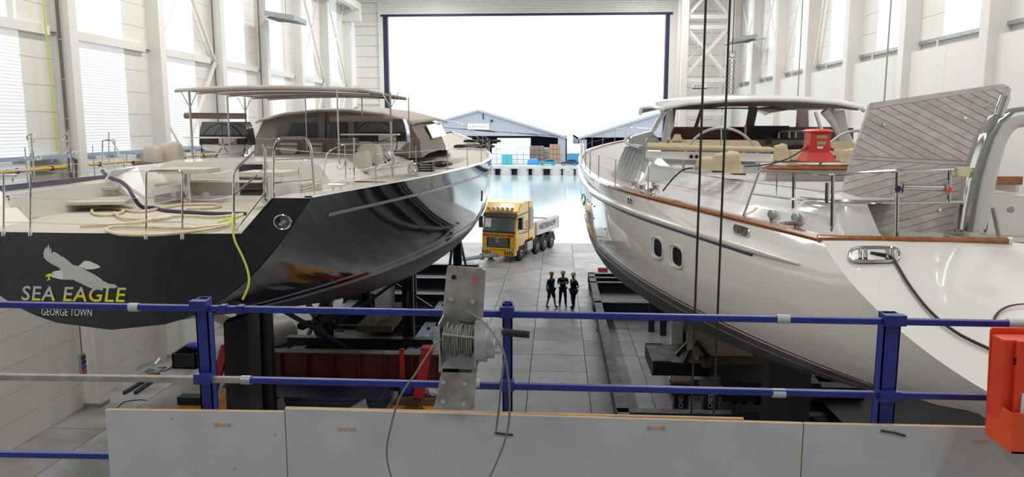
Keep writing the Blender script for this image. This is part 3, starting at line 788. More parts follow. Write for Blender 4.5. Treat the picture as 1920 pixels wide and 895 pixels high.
wa = flatq('weather_cloth', 'canvas_taupe', [(482, 293), (482, 267), (490, 260), (640, 261), (770, 262), (778, 290)], 24.7, .06)
for (xa, xb_) in ((525, 557), (583, 604)):
    pk = flatq('pocket', 'canvas_beige', [(xa, 268), (xb_, 268), (xb_ - 1, 285), (xb_ - 6, 289), (xa + 6, 289), (xa, 284)], 24.6, .1, wa)
    flatq('pocket_zip', 'black', [(xa, 273), (xb_, 274), (xb_, 275.5), (xa, 274.5)], 24.58, .02, wa)
rail([P(480, 260, 24.6), P(775, 260, 24.6)], .01, 'hand_rail')
MB().prism([LH.edge(y, 1, .02, 0) for y in (12.0,)] + [V((0, 0, 0))] * 0 + [V((X0 + 2.8, 27, 8.3)), V((X0 + 2.75, 27, 9.25)), V((X0 + 2.3, 32.4, 9.2)), V((X0 + 2.4, 33.6, 8.3))][0:4], (.03, 0, 0)) if False else None
sw2 = MB(); sw2.prism([V((X0 + 2.83, 27, 8.75)), V((X0 + 2.62, 27, 9.2)), V((X0 + 2.42, 31.5, 9.3)), V((X0 + 2.55, 32.4, 8.8))], (.03, 0, 0)); sw2.build('side_window', 'gelcoat_cool', LY)  # white colour stands in for the glare on this pane
for k in (0,):
    c = [P(590 + 12, 203, 25.5), P(665, 204, 25.5)]
    for p in c:
        mo = MB().box(p.x - .12, p.x + .12, 25.6, 25.9, p.z - .1, p.z - .02).build('roof_winch_base', 'gelcoat_cool', LY)
        MB().lathe([(.07, 0), (.05, .05), (.07, .1)], (p.x, 25.75, p.z - .03), (0, 0, 1), 12).build('roof_winch', 'chrome', LY, smooth=True)
# forward trunk cabin and foredeck gear
tc_ = MB(); rows = []
for (y, wd, z) in ((33.5, 2.2, 8.45), (36, 1.9, 8.48), (40, 1.3, 8.5), (43, .7, 8.45)):
    rows.append([V((X0 - wd - .3, y, 7.95)), V((X0 - wd, y, z)), V((X0, y, z + .06)), V((X0 + wd, y, z)), V((X0 + wd + .3, y, 7.95))])
rows.append([V((X0 - .6, 43.6, 8.0)), V((X0 - .4, 43.5, 8.1)), V((X0, 43.5, 8.12)), V((X0 + .4, 43.5, 8.1)), V((X0 + .6, 43.6, 8.0))])
tc_.grid(rows); tc_.build('trunk_cabin', 'gelcoat_cool', LY, smooth=True, angle=.4)
# winches under canvas covers
def cover(px, pyb, d_, w_, h_, nm='winch_cover'):
    b = P(px, pyb, d_); m = MB(); n = 16; prof = [(0.92, 0), (1.0, .08), (.97, .45), (.9, .8), (.72, .97), (.3, 1.0), (.0, 1.02)]; rows = []
    for (rr2, hh) in prof:
        rows.append([V((b.x + w_ * rr2 * math.copysign(abs(math.cos(a)) ** .55, math.cos(a)) * (1 + .05 * math.sin(5 * a)), d_ + w_ * .8 * rr2 * math.copysign(abs(math.sin(a)) ** .55, math.sin(a)), b.z + h_ * hh * (1 + .05 * math.sin(a + px)))) for a in [2 * math.pi * k / n for k in range(n + 1)]])
    m.grid(rows); m.build(nm, 'canvas_beige', LY, smooth=True, angle=1.0)
cover(287, 304, 18.2, .20, .40); cover(322, 302, 18.7, .26, .46); cover(693, 306, 20.6, .34, .50); cover(680, 322, 19.2, .22, .52)
MB().prism([P(640, 332, 18.6), P(765, 312, 21.5), P(775, 300, 22.5), P(660, 318, 20)], (0, 0, -.3)).build('winch_plinth', 'gelcoat', LY)
# chrome hooks, cleats and fairleads along the starboard rail
def cleat(px, py, d_, L=.3):
    c = P(px, py, d_)
    o = MB().tube([c + V((-L / 2, 0, .12)), c + V((L / 2, .0, .12))], .025, 8).build('cleat', 'chrome', LY, smooth=True)
    for s in (-.4, .4): MB().tube([c + V((s * L * .6, 0, 0)), c + V((s * L * .6, 0, .12))], .025, 8).build('cleat_post', 'chrome', o)
cleat(632, 358, 14.6, .32); cleat(15, 340, 14.6, .4)
for (px, py, d_) in ((648, 318, 17.2), (738, 306, 20.3), (62, 300, 15.5), (131, 290, 17)):
    c = P(px, py, d_); m = MB()
    for s in (-.5, .5): m.tube(bez([c + V((0, 0, .25)), c + V((s * .12, 0, .05)), c + V((s * .3, 0, .0)), c + V((s * .38, 0, .08))], 5), .014, 8)
    m.build('rope_hook', 'chrome', LY, smooth=True)
    MB().tube([c + V((0, 0, -.4)), c + V((0, 0, .55))], .016, 8).build('hook_post', 'chrome', LY, smooth=True)
for (px, py, d_) in ((58, 259, 15.5), (125, 258, 17.2)):
    c = P(px, py, d_); MB().tube(arc(c, .085, .8, 6.0, (1, 0, 0), (0, 0, 1), 18), .016, 8).build('ring_clamp', 'chrome', LY, smooth=True)
c = P(773, 319, 20.3); MB().tube(arc(c + V((0, 0, .05)), .12, 0, 2 * math.pi, (.8, .4, 0), (0, 0, 1), 20)[:-1], .035, 8, closed=True).build('mooring_eye', 'chrome', LY, smooth=True)
MB().box(c.x - .16, c.x + .16, 20.2, 20.4, c.z - .15, c.z - .08).build('eye_base', 'chrome', LY)
c = P(800, 322, 23.0); MB().box(c.x - .22, c.x + .2, 22.8, 23.3, c.z - .05, c.z + .3).build('deck_box', 'black', LY)
for k in range(3): MB().box(c.x - .18, c.x + .16, 22.77, 22.8, c.z + .06 + .07 * k, c.z + .09 + .07 * k).build('vent_slat', 'steel_dull', LY)
# push-pit rail with cross bar by the starboard helm
rail([P(606, 330, 16.5), P(612, 290, 16.5), P(618, 283, 16.5), P(640, 272, 17.5), P(662, 270, 18)], .016, 'hand_rail')
rail([P(636, 270, 18.1), P(737, 271, 20.2)], .012, 'hand_rail')
rail([P(664, 352, 16.2), P(664, 258, 16.2)], .016, 'stanchion')
rail([P(735, 343, 17.0), P(735, 255, 17.0)], .016, 'stanchion')
life(P(500, 276, 12.4), P(664, 290, 16.2), .02); life(P(590, 345, 12.7), P(664, 320, 16.2), .02); life(P(664, 320, 16.2), P(735, 305, 17), .02)
# rudder, propeller with its strut, keel fins
rd = MB(); rows = []
for z in (4.9, 3.5, 2.0, .65): rows.append([V((X0 + a + .17 * (y - .2), 16.45 + y * .9 - .18 * (4.9 - z) * .2, z)) for a, y in ((0, -.35), (.14, .1), (.10, .6), (0, 1.2), (-.10, .6), (-.14, .1), (0, -.35))])
rd.grid(rows); rd.add(rows[-1][:-1], [tuple(range(6))]); rd.build('rudder', 'bottom_black', LY, smooth=True)
MB().tube([V((X0, 17, 5.6)), V((X0, 17, 4.7))], .16, 12).build('rudder_stock', 'bottom_black', LY)
pc = P(592, 602, 25.5)
pb = MB().lathe([(0, -.3), (.12, -.2), (.16, .1), (.14, .5)], pc, (0, 1, 0), 14).build('propeller_hub', 'bottom_black', LY, smooth=True)
for k in range(4):
    a = math.radians(20 + 90 * k); d1 = V((math.cos(a), 0, math.sin(a))); d2 = V((-math.sin(a), .7, math.cos(a))).normalized()
    m = MB(); m.prism([pc + d1 * .1 - d2 * .08, pc + d1 * .35 - d2 * .22, pc + d1 * .62 - d2 * .16, pc + d1 * .72 + d2 * .02, pc + d1 * .6 + d2 * .2, pc + d1 * .3 + d2 * .16, pc + d1 * .1 + d2 * .07], d1.cross(d2) * .03)
    m.build('propeller_blade', 'bottom_black', pb, bevel=.01)
MB().tube([pc + V((0, .5, 0)), V((X0, 30, 4.9))], .09, 10).build('propeller_shaft', 'steel_dull', LY)
MB().bar(pc + V((0, .4, 0)), V((X0, 26.2, 5.0)), .1, .3).build('shaft_strut', 'bottom_black', LY)
kf = MB(); rows = []
for z in (5.0, 3.0, 1.3): rows.append([V((X0 + a, 31.5 + y, z)) for a, y in ((0, -1.6), (.28, -.6), (.3, .6), (0, 2.0), (-.3, .6), (-.28, -.6), (0, -1.6))])
kf.grid(rows); kf.add(rows[-1][:-1], [tuple(range(6))]); kf.build('keel_fin', 'galv', LY, smooth=True)
# ------------------------------------------------------------------ white yacht on the window side
mat('hull_white', (0.70, 0.675, 0.645), 0.10, coat=0.5)
mat('varnish', (0.36, 0.13, 0.035), 0.16, coat=0.7, var=0.35, vscale=9, stretch=(1, .15, 1))
mat('wood_dark', (0.10, 0.035, 0.02), 0.25, coat=0.4)
mat('cover_tan', (0.55, 0.46, 0.30), 0.85, var=0.12, vscale=6, bump=0.2, bscale=9)
mat('boot_maroon', (0.065, 0.02, 0.022), 0.3)
mat('bottom_dark', (0.022, 0.024, 0.022), 0.45, var=0.2, vscale=3)
mat('red_paint', (0.62, 0.045, 0.035), 0.4, var=0.12, vscale=9)
mat('plate_tan', (0.40, 0.34, 0.20), 0.4)
mat('teak_panel', (0.56, 0.52, 0.485), 0.6, var=0.22, vscale=5, stretch=(1, 1, 2))
mat('teak_panel_b', (0.51, 0.47, 0.44), 0.6, var=0.22, vscale=6, stretch=(1, 1, 2))
mat('curtain', (0.62, 0.63, 0.64), 0.12, alpha=0.75, coat=0.5)
mat('tape_yellow', (0.62, 0.62, 0.35), 0.6)
mat('red_cap', (0.70, 0.08, 0.06), 0.35)
mat('navy', (0.015, 0.018, 0.06), 0.35)
def proj(p):
    q = V(p) - CC; z = q.dot(CF); return 960 + FPX * q.dot(CR) / z, 447.5 - FPX * q.dot(CU) / z
RH = Hull([5.803, 11.848, 38.963, 1.802, 3.932, 4.324, 3.628, 2.12, 7.502, 7.605, 7.647, 7.913, 8.274, 5.956, 3.836, 4.5, 4.803, 6.0,
           1.082, 1.074, .705, .476, .834, .489, .593, .886, .137], 2.456, .25, .3, -.028)
RZW = lambda t: hermite(t, [0, .3, .6, 1], [5.441, 5.697, 5.463, 5.8])
def hull_hit(H, side, px, py, t0=0.0, t1=.6):
    best = None
    for i in range(81):
        t = t0 + (t1 - t0) * i / 80
        for k in range(31):
            u = k / 40.; a = proj(H.w(t, u, side)); e = (a[0] - px) ** 2 + (a[1] - py) ** 2
            if best is None or e < best[0]: best = (e, t, u)
    e, t, u = best; dt, du = (t1 - t0) / 80, 1 / 40.
    for _ in range(14):
        for (a, b) in ((dt, 0), (-dt, 0), (0, du), (0, -du)):
            tt = min(max(t + a, 0), 1); uu = min(max(u + b, 0), 1); q = proj(H.w(tt, uu, side)); e2 = (q[0] - px) ** 2 + (q[1] - py) ** 2
            if e2 < e: e, t, u = e2, tt, uu
        dt *= .6; du *= .6
    return t, u
RY = thing('motor_sailer_yacht', 'large white classic yacht with varnished cap rail and raised teak hatch on a cradle', 'yacht', (5.5, 30, 4.2))
th_ = RH.skin(MB(), None, lambda t: RZW(t), nu=14).build('topsides', 'hull_white', RY, smooth=True, angle=1.2); tag(th_, 'glossy white hull sides')
RH.skin(MB(), lambda t: RZW(t), lambda t: RZW(t) - .035, nu=1).build('waterline_stripe', 'black', RY, smooth=True)
RH.skin(MB(), lambda t: RZW(t) - .035, lambda t: RZW(t) - .08, nu=1).build('waterline_stripe', 'hull_white', RY, smooth=True)
RH.skin(MB(), lambda t: RZW(t) - .08, lambda t: RZW(t) - .27, nu=2).build('boot_stripe', 'boot_maroon', RY, smooth=True)
RH.skin(MB(), lambda t: RZW(t) - .27, lambda t: RZW(t) - .31, nu=1).build('waterline_stripe', 'stripe_grey', RY, smooth=True)
RH.skin(MB(), lambda t: RZW(t) - .31, None, nu=12).build('bottom', 'bottom_dark', RY, smooth=True, angle=1.2)
# transom, raked: bottom edge runs out aft
tm = MB(); rows = []
for i in range(19):
    u = i / 18; L_, R_ = RH.w(0, u, -1), RH.w(0, u, 1)
    c_ = RH.cx(L_.y); zz = L_.z
    rr = (c_ + .92) if zz > 6.75 else R_.x
    rr = min(rr, R_.x); rows.append([V((L_.x + (rr - L_.x) * k / 10, L_.y - .12 * math.sin(math.pi * k / 10), zz)) for k in range(11)])
tm.grid(rows); tmo = tm.build('transom', 'hull_white', RY, smooth=True, angle=1.0)
def on_transom(px, py, off=.19):
    """point on the raked transom plane y = 11.848 - 2.456 (7.502 - z), moved out towards the stern by off"""
    d = P(px, py, 1.0) - CC          # d.y == 1
    t = (11.848 - off - 2.456 * (7.502 - CAMZ)) / (d.y - 2.456 * d.z)
    return CC + d * t
# strake and dark line along the topsides
for sd in (-1, 1):
    pts = []; dl = []
    for i in range(61):
        t = .025 + .955 * i / 60; z = RH.Z(t) - .42; pts.append(RH.w(t, RH.u_at(t, z), sd, .02)); dl.append(RH.w(t, RH.u_at(t, z - .085), sd, .015))
    MB().tube(pts, [.02, .05] + [.075] * 57 + [.05, .02], 10).build('rubbing_strake', 'hull_white', RY, smooth=True)
    MB().tube(dl[2:], .022, 8).build('strake_line', 'navy', RY, smooth=True)
    cap = MB(); rows = []
    for i in range(81):
        t = i / 80 * .99; b, y, z = RH.B(t), RH.y0 + RH.L * t, RH.Z(t); c_ = RH.cx(y)
        rows.append([V((c_ + sd * (b + .05), y, z - .05)), V((c_ + sd * (b + .06), y, z + .0)), V((c_ + sd * (b + .03), y, z + .045)), V((c_ + sd * (b - .12), y, z + .045)), V((c_ + sd * max(b - .13, 0), y, z - .05))])
    cap.grid(rows, flip=sd < 0).build('cap_rail', 'varnish', RY, smooth=True)
cr = MB(); c_ = RH.cx(11.85)
cr.tube([V((c_ - 1.86, 11.85, 7.50)), V((c_ - .5, 11.74, 7.50)), V((c_ + .86, 11.76, 7.50))], .06, 10); cr.build('stern_cap_rail', 'varnish', RY, smooth=True)
MB().tube([V((c_ + .86, 11.76, 7.50)), V((c_ + .93, 11.77, 7.50))], .062, 10).build('rail_end', 'chrome', RY)
# portholes
for (px, py, w_, h_) in ((1094, 374, 4, 9), (1101, 386, 5, 11), (1110, 396, 6, 13), (1135, 414.6, 8, 15), (1158.5, 427, 10, 17), (1233, 465, 11, 20), (1269, 481, 13, 21)):
    out = []; inn = []
    for k in range(16):
        a = 2 * math.pi * k / 16; ca, sa = math.cos(a), math.sin(a)
        f_ = lambda v: math.copysign(abs(v) ** .6, v)
        t, u = hull_hit(RH, -1, px + w_ * f_(ca), py + h_ * f_(sa) + .35 * w_ * f_(ca), .05, .75); out.append(RH.w(t, u, -1, .012))
        t, u = hull_hit(RH, -1, px + w_ * .15 + w_ * .62 * f_(ca), py + h_ * .78 * f_(sa) + .35 * w_ * f_(ca), .05, .75); inn.append(RH.w(t, u, -1, .02))
    fo = MB().tube(out, .022, 6, closed=True).build('porthole_frame', 'hull_white', RY, smooth=True)
    MB().add(inn, [tuple(range(16))]).build('porthole_glass', 'window_dark', fo)
# mooring fairleads in the hull side
def oblong(pts, nm, r, par=RY):
    o = MB().tube(pts, r, 8, closed=True).build(nm, 'chrome', par, smooth=True); return o
for (px, py, w_, h_, sl) in ((1391, 433, 15, 8.5, .30), (1183, 376, 5, 4, .3)):
    pts = []; hole = []
    for k in range(20):
        a = 2 * math.pi * k / 20; f_ = lambda v: math.copysign(abs(v) ** .5, v)
        t, u = hull_hit(RH, -1, px + w_ * f_(math.cos(a)), py + h_ * f_(math.sin(a)) + sl * w_ * f_(math.cos(a)), 0, .5); pts.append(RH.w(t, u, -1, .012)); hole.append(RH.w(t, u, -1, .008))
    fo = oblong(pts, 'fairlead', .016 if w_ > 8 else .03); MB().add(hole, [tuple(range(20))]).build('fairlead_opening', 'window_grey', fo)
    c = sum(hole, V((0, 0, 0))) / 20; MB().tube([c + V((-.02, 0, -.05)), c + V((-.02, 0, .05))], .03, 8).build('roller', 'chrome', fo)
pts = []; hole = []
for k in range(28):
    a = 2 * math.pi * k / 28; f_ = lambda v: math.copysign(abs(v) ** .45, v)
    p = on_transom(1640 + 46 * f_(math.cos(a)), 477 + 13 * f_(math.sin(a)) * (1 - .25 * abs(math.cos(a)) ** 4)); pts.append(p); hole.append(p + V((0, .02, 0)))
fo = oblong(pts, 'stern_fairlead', .022); MB().add(hole, [tuple(range(28))]).build('fairlead_opening', 'steel_dull', fo)
for px in (1612, 1622, 1663, 1673):
    MB().tube([on_transom(px, 469) + V((0, -.01, 0)), on_transom(px, 486) + V((0, -.01, 0))], .03, 10).build('roller', 'chrome', fo, smooth=True)
one(MB().tube(bez([on_transom(1632, 474), on_transom(1665, 479) + V((0, -.05, 0)), on_transom(1682, 497), on_transom(1705, 535), on_transom(1745, 585), on_transom(1795, 625), on_transom(1860, 657)], 6), .02, 8),
    'shore_cable', 'black cable hanging from the stern fairlead of the white yacht', 'cable', 'rubber', smooth=True)
# red curved line of the stern emblem
ec = [on_transom(*q) + V((0, -.01, 0)) for q in ((1865, 606), (1864, 597), (1870, 587), (1880, 579), (1895, 573), (1920, 570), (1960, 571))]
MB().tube(bez(ec, 5), [.022 - .0005 * i for i in range(31)], 6).build('stern_emblem_line', 'boot_maroon', RY)

# decks
dk = MB(); rows = []
for i in range(71):
    y = 11.9 + 38.6 * i / 70; t = RH.t_of(y); b = max(RH.B(t) - .12, .02); c_ = RH.cx(y)
    rows.append([V((c_ + b * s, y, RH.Z(t) - .06 + .04 * (1 - s * s))) for s in (-1, -.6, -.2, .2, .6, 1)])
dk.grid(rows).build('main_deck', 'teak_grey', RY)
# aft cabin with sloping sides and end
def loft(secs, nm, m, par=RY, caps=True, angle=.4):
    mb = MB(); mb.grid(secs)
    if caps: mb.add(secs[0], [tuple(range(len(secs[0])))]); mb.add(secs[-1], [tuple(range(len(secs[-1])))])
    return mb.build(nm, m, par, smooth=True, angle=angle)
def sec(y, bl, br, tl, tr, z0, zt, mid=.0):
    c_ = RH.cx(y); zm = z0 + (zt - z0) * .45
    return [V((c_ + bl, y, z0)), V((c_ + bl + (tl - bl) * .3, y, zm)), V((c_ + bl + (tl - bl) * .55, y, zm + .05)), V((c_ + tl - .06, y, zt - .06)), V((c_ + tl, y, zt)), V((c_ + tr, y, zt)), V((c_ + br, y, z0))]
loft([sec(12.05, -1.45, -.72, -1.3, -.86, 7.46, 7.56), sec(12.25, -1.62, -.75, -1.35, -1.02, 7.46, 8.06), sec(12.9, -2.0, -.9, -1.55, -1.1, 7.46, 8.12), sec(14.5, -2.55, 0, -1.75, 0, 7.46, 8.10), sec(17, -3.1, 0, -2.15, 0, 7.5, 8.06), sec(20.5, -3.35, 0, -2.5, 0, 7.5, 8.02)], 'aft_cabin', 'gelcoat_cool')
MB().grid([[V((RH.cx(y) + a, y, 8.125 - .014 * (y - 13))) for a in (l_, 1.4)] for (y, l_) in ((13.0, -1.4), (14.5, -1.68), (17, -2.08), (20.4, -2.42))]).build('cabin_deck', 'teak_grey', RY)
loft([[V((RH.cx(y) + s * w_, y, z)) for (s, z) in ((1, 7.46), (1, 8.1), (2.1, 8.1), (2.3, 7.46))] for (y, w_) in ((12.6, .78), (15, .95), (19, 1.15))], 'starboard_locker', 'gelcoat', angle=.3)
c = P(1893, 393, 12.3); MB().lathe([(.035, 0), (.05, .01), (.05, -.02)], c + V((0, -.02, 0)), (0, 1, 0), 16).build('locker_light', 'grey_metal', RY)
c_ = RH.cx(12.1)
MB().prism([V((c_ + .93, 11.86, 7.46)), V((c_ + 1.72, 12.1, 7.46)), V((c_ + 1.6, 10.6, 6.75)), V((c_ + .93, 10.1, 6.75))], (0, .25, -.03)).build('starboard_quarter', 'gelcoat', RY)
MB().box(c_ + .95, c_ + 1.75, 12.2, 12.3, 6.7, 7.46).build('quarter_wall', 'gelcoat', RY)
for k in range(2): MB().box(c_ + .93, c_ + 1.7, 11.9, 12.2, 7.34 - .12 * k, 7.39 - .12 * k).build('quarter_step', 'teak_grey', RY)
# cockpit coaming with varnished top
a0, a1 = P(1437, 318, 16.2), P(1612, 312, 16.2)
MB().box(a0.x, a1.x + 1.8, 16.2, 16.35, 8.05, a0.z + .06).build('cockpit_coaming', 'gelcoat_cool', RY)
MB().prism([P(1428, 317, 15.9), P(1446, 311, 16.6), V((a1.x + 1.9, 16.6, P(1446, 311, 16.6).z)), V((a1.x + 1.9, 15.9, P(1428, 317, 15.9).z))], (0, 0, .03)).build('coaming_cap', 'varnish', RY, bevel=.01)
MB().prism([P(1437, 319, 16.14), P(1446, 312, 16.14), P(1606, 308, 16.14), P(1606, 320, 16.14)], (0, .04, 0)).build('coaming_board', 'varnish', RY)
MB().box(P(1868, 330, 13.6).x, P(1917, 347, 13.6).x, 13.6, 13.75, P(1900, 347, 13.6).z, P(1900, 331, 13.6).z).build('coaming_board', 'varnish', RY)
MB().box(P(1866, 330, 13.8).x, P(1912, 347, 13.8).x, 13.8, 15, 8.05, P(1900, 347, 13.8).z + .12).build('starboard_coaming', 'gelcoat', RY)
# deckhouse: roof shell, posts, window frames, dash
DHY = 22.0
rows = []
for (y, k, dz) in ((21.6, 1.0, -.02), (21.75, 1.0, .06), (23.5, 1.0, .16), (26.5, .96, .2), (28.6, .88, .1), (29.2, .84, .0)):
    c_ = RH.cx(y); rows.append([V((c_ + b * k, y, z + dz)) for (b, z) in ((-2.72, 9.58), (-2.6, 9.68), (-2.0, 9.80), (-1.0, 9.88), (0, 9.9), (1.0, 9.88), (2.0, 9.80), (2.6, 9.68), (2.72, 9.58))])
MB().grid(rows).build('deckhouse_roof', 'gelcoat_cool', RY, smooth=True, thick=.09, angle=.8)
rows2 = [[p - V((0, 0, .13)) for p in r_[1:-1]] for r_ in rows[1:-1]]
MB().grid(rows2).build('roof_lining', 'canvas_taupe', RY, smooth=True, thick=.03)
MB().box(RH.cx(24) - .6, RH.cx(24) + .7, 23.2, 24.6, 9.74, 9.78).build('roof_hatch', 'varnish', RY)
def post(pts, r, nm, m): MB().tube(pts, r, 8).build(nm, m, RY, smooth=True)
FY = 27.0
def fq(nm, m, pts, d, dep=.05, par=RY): return MB().prism([P(px, py, d) for px, py in pts], (0, dep, 0)).build(nm, m, par)
# forward face: header, sill, mullions (windows are open views with clear panes)
fq('window_header', 'canvas_taupe', [(1262, 206), (1262, 195), (1575, 196), (1575, 205), (1500, 207), (1400, 204)], FY)
for q_ in ([(1313, 204), (1318, 204), (1308, 240), (1301, 240)], [(1404, 204), (1421, 204), (1414, 237), (1398, 237)], [(1496, 207), (1515, 206), (1517, 246), (1492, 246)], [(1262, 200), (1268, 200), (1262, 248), (1256, 248)]):
    fq('window_post', 'canvas_taupe', q_, FY - .02)
fq('dashboard', 'wood_dark', [(1258, 268), (1258, 239), (1600, 240), (1600, 268)], FY - .3, .3)
fq('dash_top', 'wood_dark', [(1262, 242), (1262, 238), (1585, 238), (1585, 242)], FY - .5, .5)
fq('chart_screen', 'black', [(1400, 258), (1400, 236), (1480, 236), (1480, 258)], 25.6, .06)
fq('screen_rim', 'steel_dull', [(1396, 262), (1396, 235), (1400, 235), (1400, 262)], 25.6, .08)
fq('instrument_rack', 'window_dark', [(1462, 262), (1462, 247), (1555, 247), (1570, 262)], 25.4, .3)
fq('lower_bulkhead', 'canvas_taupe', [(1240, 305), (1240, 262), (1600, 262), (1600, 305)], 24.6, .1)
fq('bulkhead_opening', 'black', [(1470, 279), (1480, 274), (1500, 271), (1512, 275), (1512, 279)], 24.5, .04)
fq('handset', 'black', [(1437, 271), (1437, 257), (1447, 257), (1447, 271)], 24.3, .06)
MB().tube(fillet([P(1460, 260, 25.2), P(1460, 249, 25.2), P(1466, 246, 25.2), P(1552, 247, 25.2)], .05), .03, 8).build('dash_rail', 'steel_dull', RY, smooth=True)
for px in (1480, 1492): MB().tube([P(px, 259, 25.2), P(px, 247, 25.2)], .02, 8).build('dash_post', 'chrome', RY)
# side pillars sweeping down from the roof
for (pts, r) in (([P(1548, 205, 22.4), P(1567, 228, 22.4), P(1585, 262, 22.4), P(1594, 285, 22.4)], .17), ([P(1248, 205, 26.5), P(1236, 225, 27.5), P(1224, 246, 28.5)], .09), ([P(1529, 210, 26), P(1541, 246, 26)], .06)):
    MB().tube(bez(pts, 5), r, 10).build('roof_pillar', 'gelcoat', RY, smooth=True)
# clear side curtains
MB().prism([P(1252, 206, 22.6), P(1262, 206, 22.6), P(1263, 240, 22.6), P(1248, 272, 22.6), P(1240, 270, 22.6)], (0, .03, 0)).build('clear_curtain', 'curtain', RY)
MB().prism([P(1560, 206, 22.2), P(1583, 206, 22.2), P(1592, 250, 22.2), P(1606, 285, 22.2), P(1590, 285, 22.2), P(1580, 250, 22.2)], (0, .03, 0)).build('clear_curtain', 'curtain', RY)
# covered windscreen forward of the side deck
fw = MB(); 
for k in range(6):
    a, b = P(1172 + k * 7, 275 - k * .3, 26 - k * .5), P(1152 + k * 7, 322 + k * 4.5, 24.5 - k * .5)
    c2, d2 = P(1172 + (k + 1) * 7, 275 - (k + 1) * .3, 26.1 - k * .5), P(1152 + (k + 1) * 7, 322 + (k + 1) * 4.5, 24.4 - k * .5)
    MB().prism([a, c2, d2, b], (.04, .05, 0)).build('side_screen_panel', 'curtain', RY)
loft([[P(px, py, d_) for px, py in ((1160, 335), (1178, 276), (1216, 273), (1200, 350))] for d_ in (26.6, 27.4)], 'side_screen_backing', 'gelcoat_cool')
MB().tube(bez([P(1200, 278, 23), P(1178, 270, 25), P(1172, 262, 27), P(1182, 256, 29), P(1200, 253, 31)], 6), .05, 8).build('coaming_rail', 'grey_metal', RY, smooth=True)
fo_ = fq('forward_coaming', 'gelcoat_cool', [(1176, 268), (1186, 256), (1222, 246), (1236, 262), (1232, 272), (1210, 274)], 27.5, .6)
MB().tube(fillet([P(1211, 271, 23.6), P(1212, 262, 23.6), P(1218, 258, 23.6), P(1233, 258, 23.6), P(1235, 270, 23.6)], .1), .035, 8).build('mirror_frame', 'steel_dull', RY, smooth=True)
# cabin side between the screens and the aft cabin
loft([sec(20.5, -3.35, 0, -2.5, 0, 7.5, 8.02), sec(23, -3.2, 0, -2.45, 0, 7.5, 8.25), sec(27, -2.9, 0, -2.3, 0, 7.6, 8.3), sec(31, -2.3, 0, -1.7, 0, 7.7, 8.3), sec(33.5, -1.6, 0, -1.2, 0, 7.8, 8.1)], 'mid_cabin', 'gelcoat_cool')
fq('cushion_cover', 'sign_white', [(1208, 340), (1222, 304), (1238, 312), (1262, 314), (1270, 330), (1246, 346)], 20.0, .5)
fq('coaming_face', 'gelcoat_cool', [(1213, 296), (1213, 284), (1450, 289), (1451, 303), (1440, 304), (1290, 300)], 19.6, .3)
# benches, armrest, cushions in tan covers
MB().tube([P(1213, 275, 19.5), P(1216, 276, 19.4), P(1443, 281, 19.4), P(1450, 281, 19.4)], [.04, .07, .07, .04], 12).build('armrest', 'cover_tan', RY, smooth=True)
MB().tube([P(1213, 271, 20.6), P(1330, 273, 20.6)], .05, 10).build('armrest', 'cover_tan', RY, smooth=True)
fq('bench_cushion', 'cover_tan', [(1258, 281), (1260, 262), (1420, 264), (1433, 281)], 21.5, .5)
fq('bench_back', 'cover_tan', [(1262, 264), (1268, 252), (1276, 252), (1280, 264)], 21.4, .3)
fq('bench_cushion', 'cover_tan', [(1545, 282), (1550, 264), (1600, 266), (1615, 282)], 21.5, .5)
fq('helm_seat', 'cover_tan', [(1486, 300), (1484, 283), (1530, 281), (1590, 282), (1592, 302)], 19.8, .5)
c = P(1563, 295, 19.7); MB().lathe([(.05, 0), (.05, -.02)], c, (0, 1, 0), 14).build('cup_hole', 'black', RY)
def rcover(px, pyb, d_, w_, h_, lean=0, nm='winch_cover'):
    b = P(px, pyb, d_); rows = []
    for (r_, hh) in ((1.1, 0), (1.02, .1), (.92, .5), (.86, .85), (.75, .97), (.3, 1.02), (0, 1.02)):
        rows.append([V((b.x + lean * hh + w_ * r_ * math.copysign(abs(math.cos(a)) ** .5, math.cos(a)) * (1 + .06 * math.sin(3 * a + px)), d_ + w_ * r_ * math.copysign(abs(math.sin(a)) ** .5, math.sin(a)), b.z + h_ * hh * (1 + .06 * math.cos(a)))) for a in [2 * math.pi * k / 16 for k in range(17)]])
    MB().grid(rows).build(nm, 'cover_tan', RY, smooth=True, angle=1.0)
rcover(1363, 322, 16.4, .29, .40); rcover(1321, 318, 17.2, .20, .26); rcover(1465, 301, 18.2, .16, .36, -.04); rcover(1592, 303, 17.8, .16, .28)
def plate(px, py, d_, w_, l_, nm, m, h_=.03):
    c = P(px, py, d_); MB().box(c.x - w_, c.x + w_, d_ - l_, d_ + l_, c.z, c.z + h_).build(nm, m, RY)
for (px, py) in ((1305, 318), (1340, 324), (1398, 320), (1412, 322)):
    plate(px, py, 16.3, .05, .05, 'deck_fitting', 'chrome', .06)
plate(1384, 328, 15.8, .13, .1, 'deck_hatch', 'window_dark'); plate(1345, 323, 15.8, .12, .1, 'deck_hatch', 'window_dark')
c = P(1300, 296, 19.4)
for px in (1296, 1306): MB().lathe([(.05, 0), (.05, -.03)], P(px, 294, 19.5), (0, 1, 0), 12).build('speaker', 'black', RY)
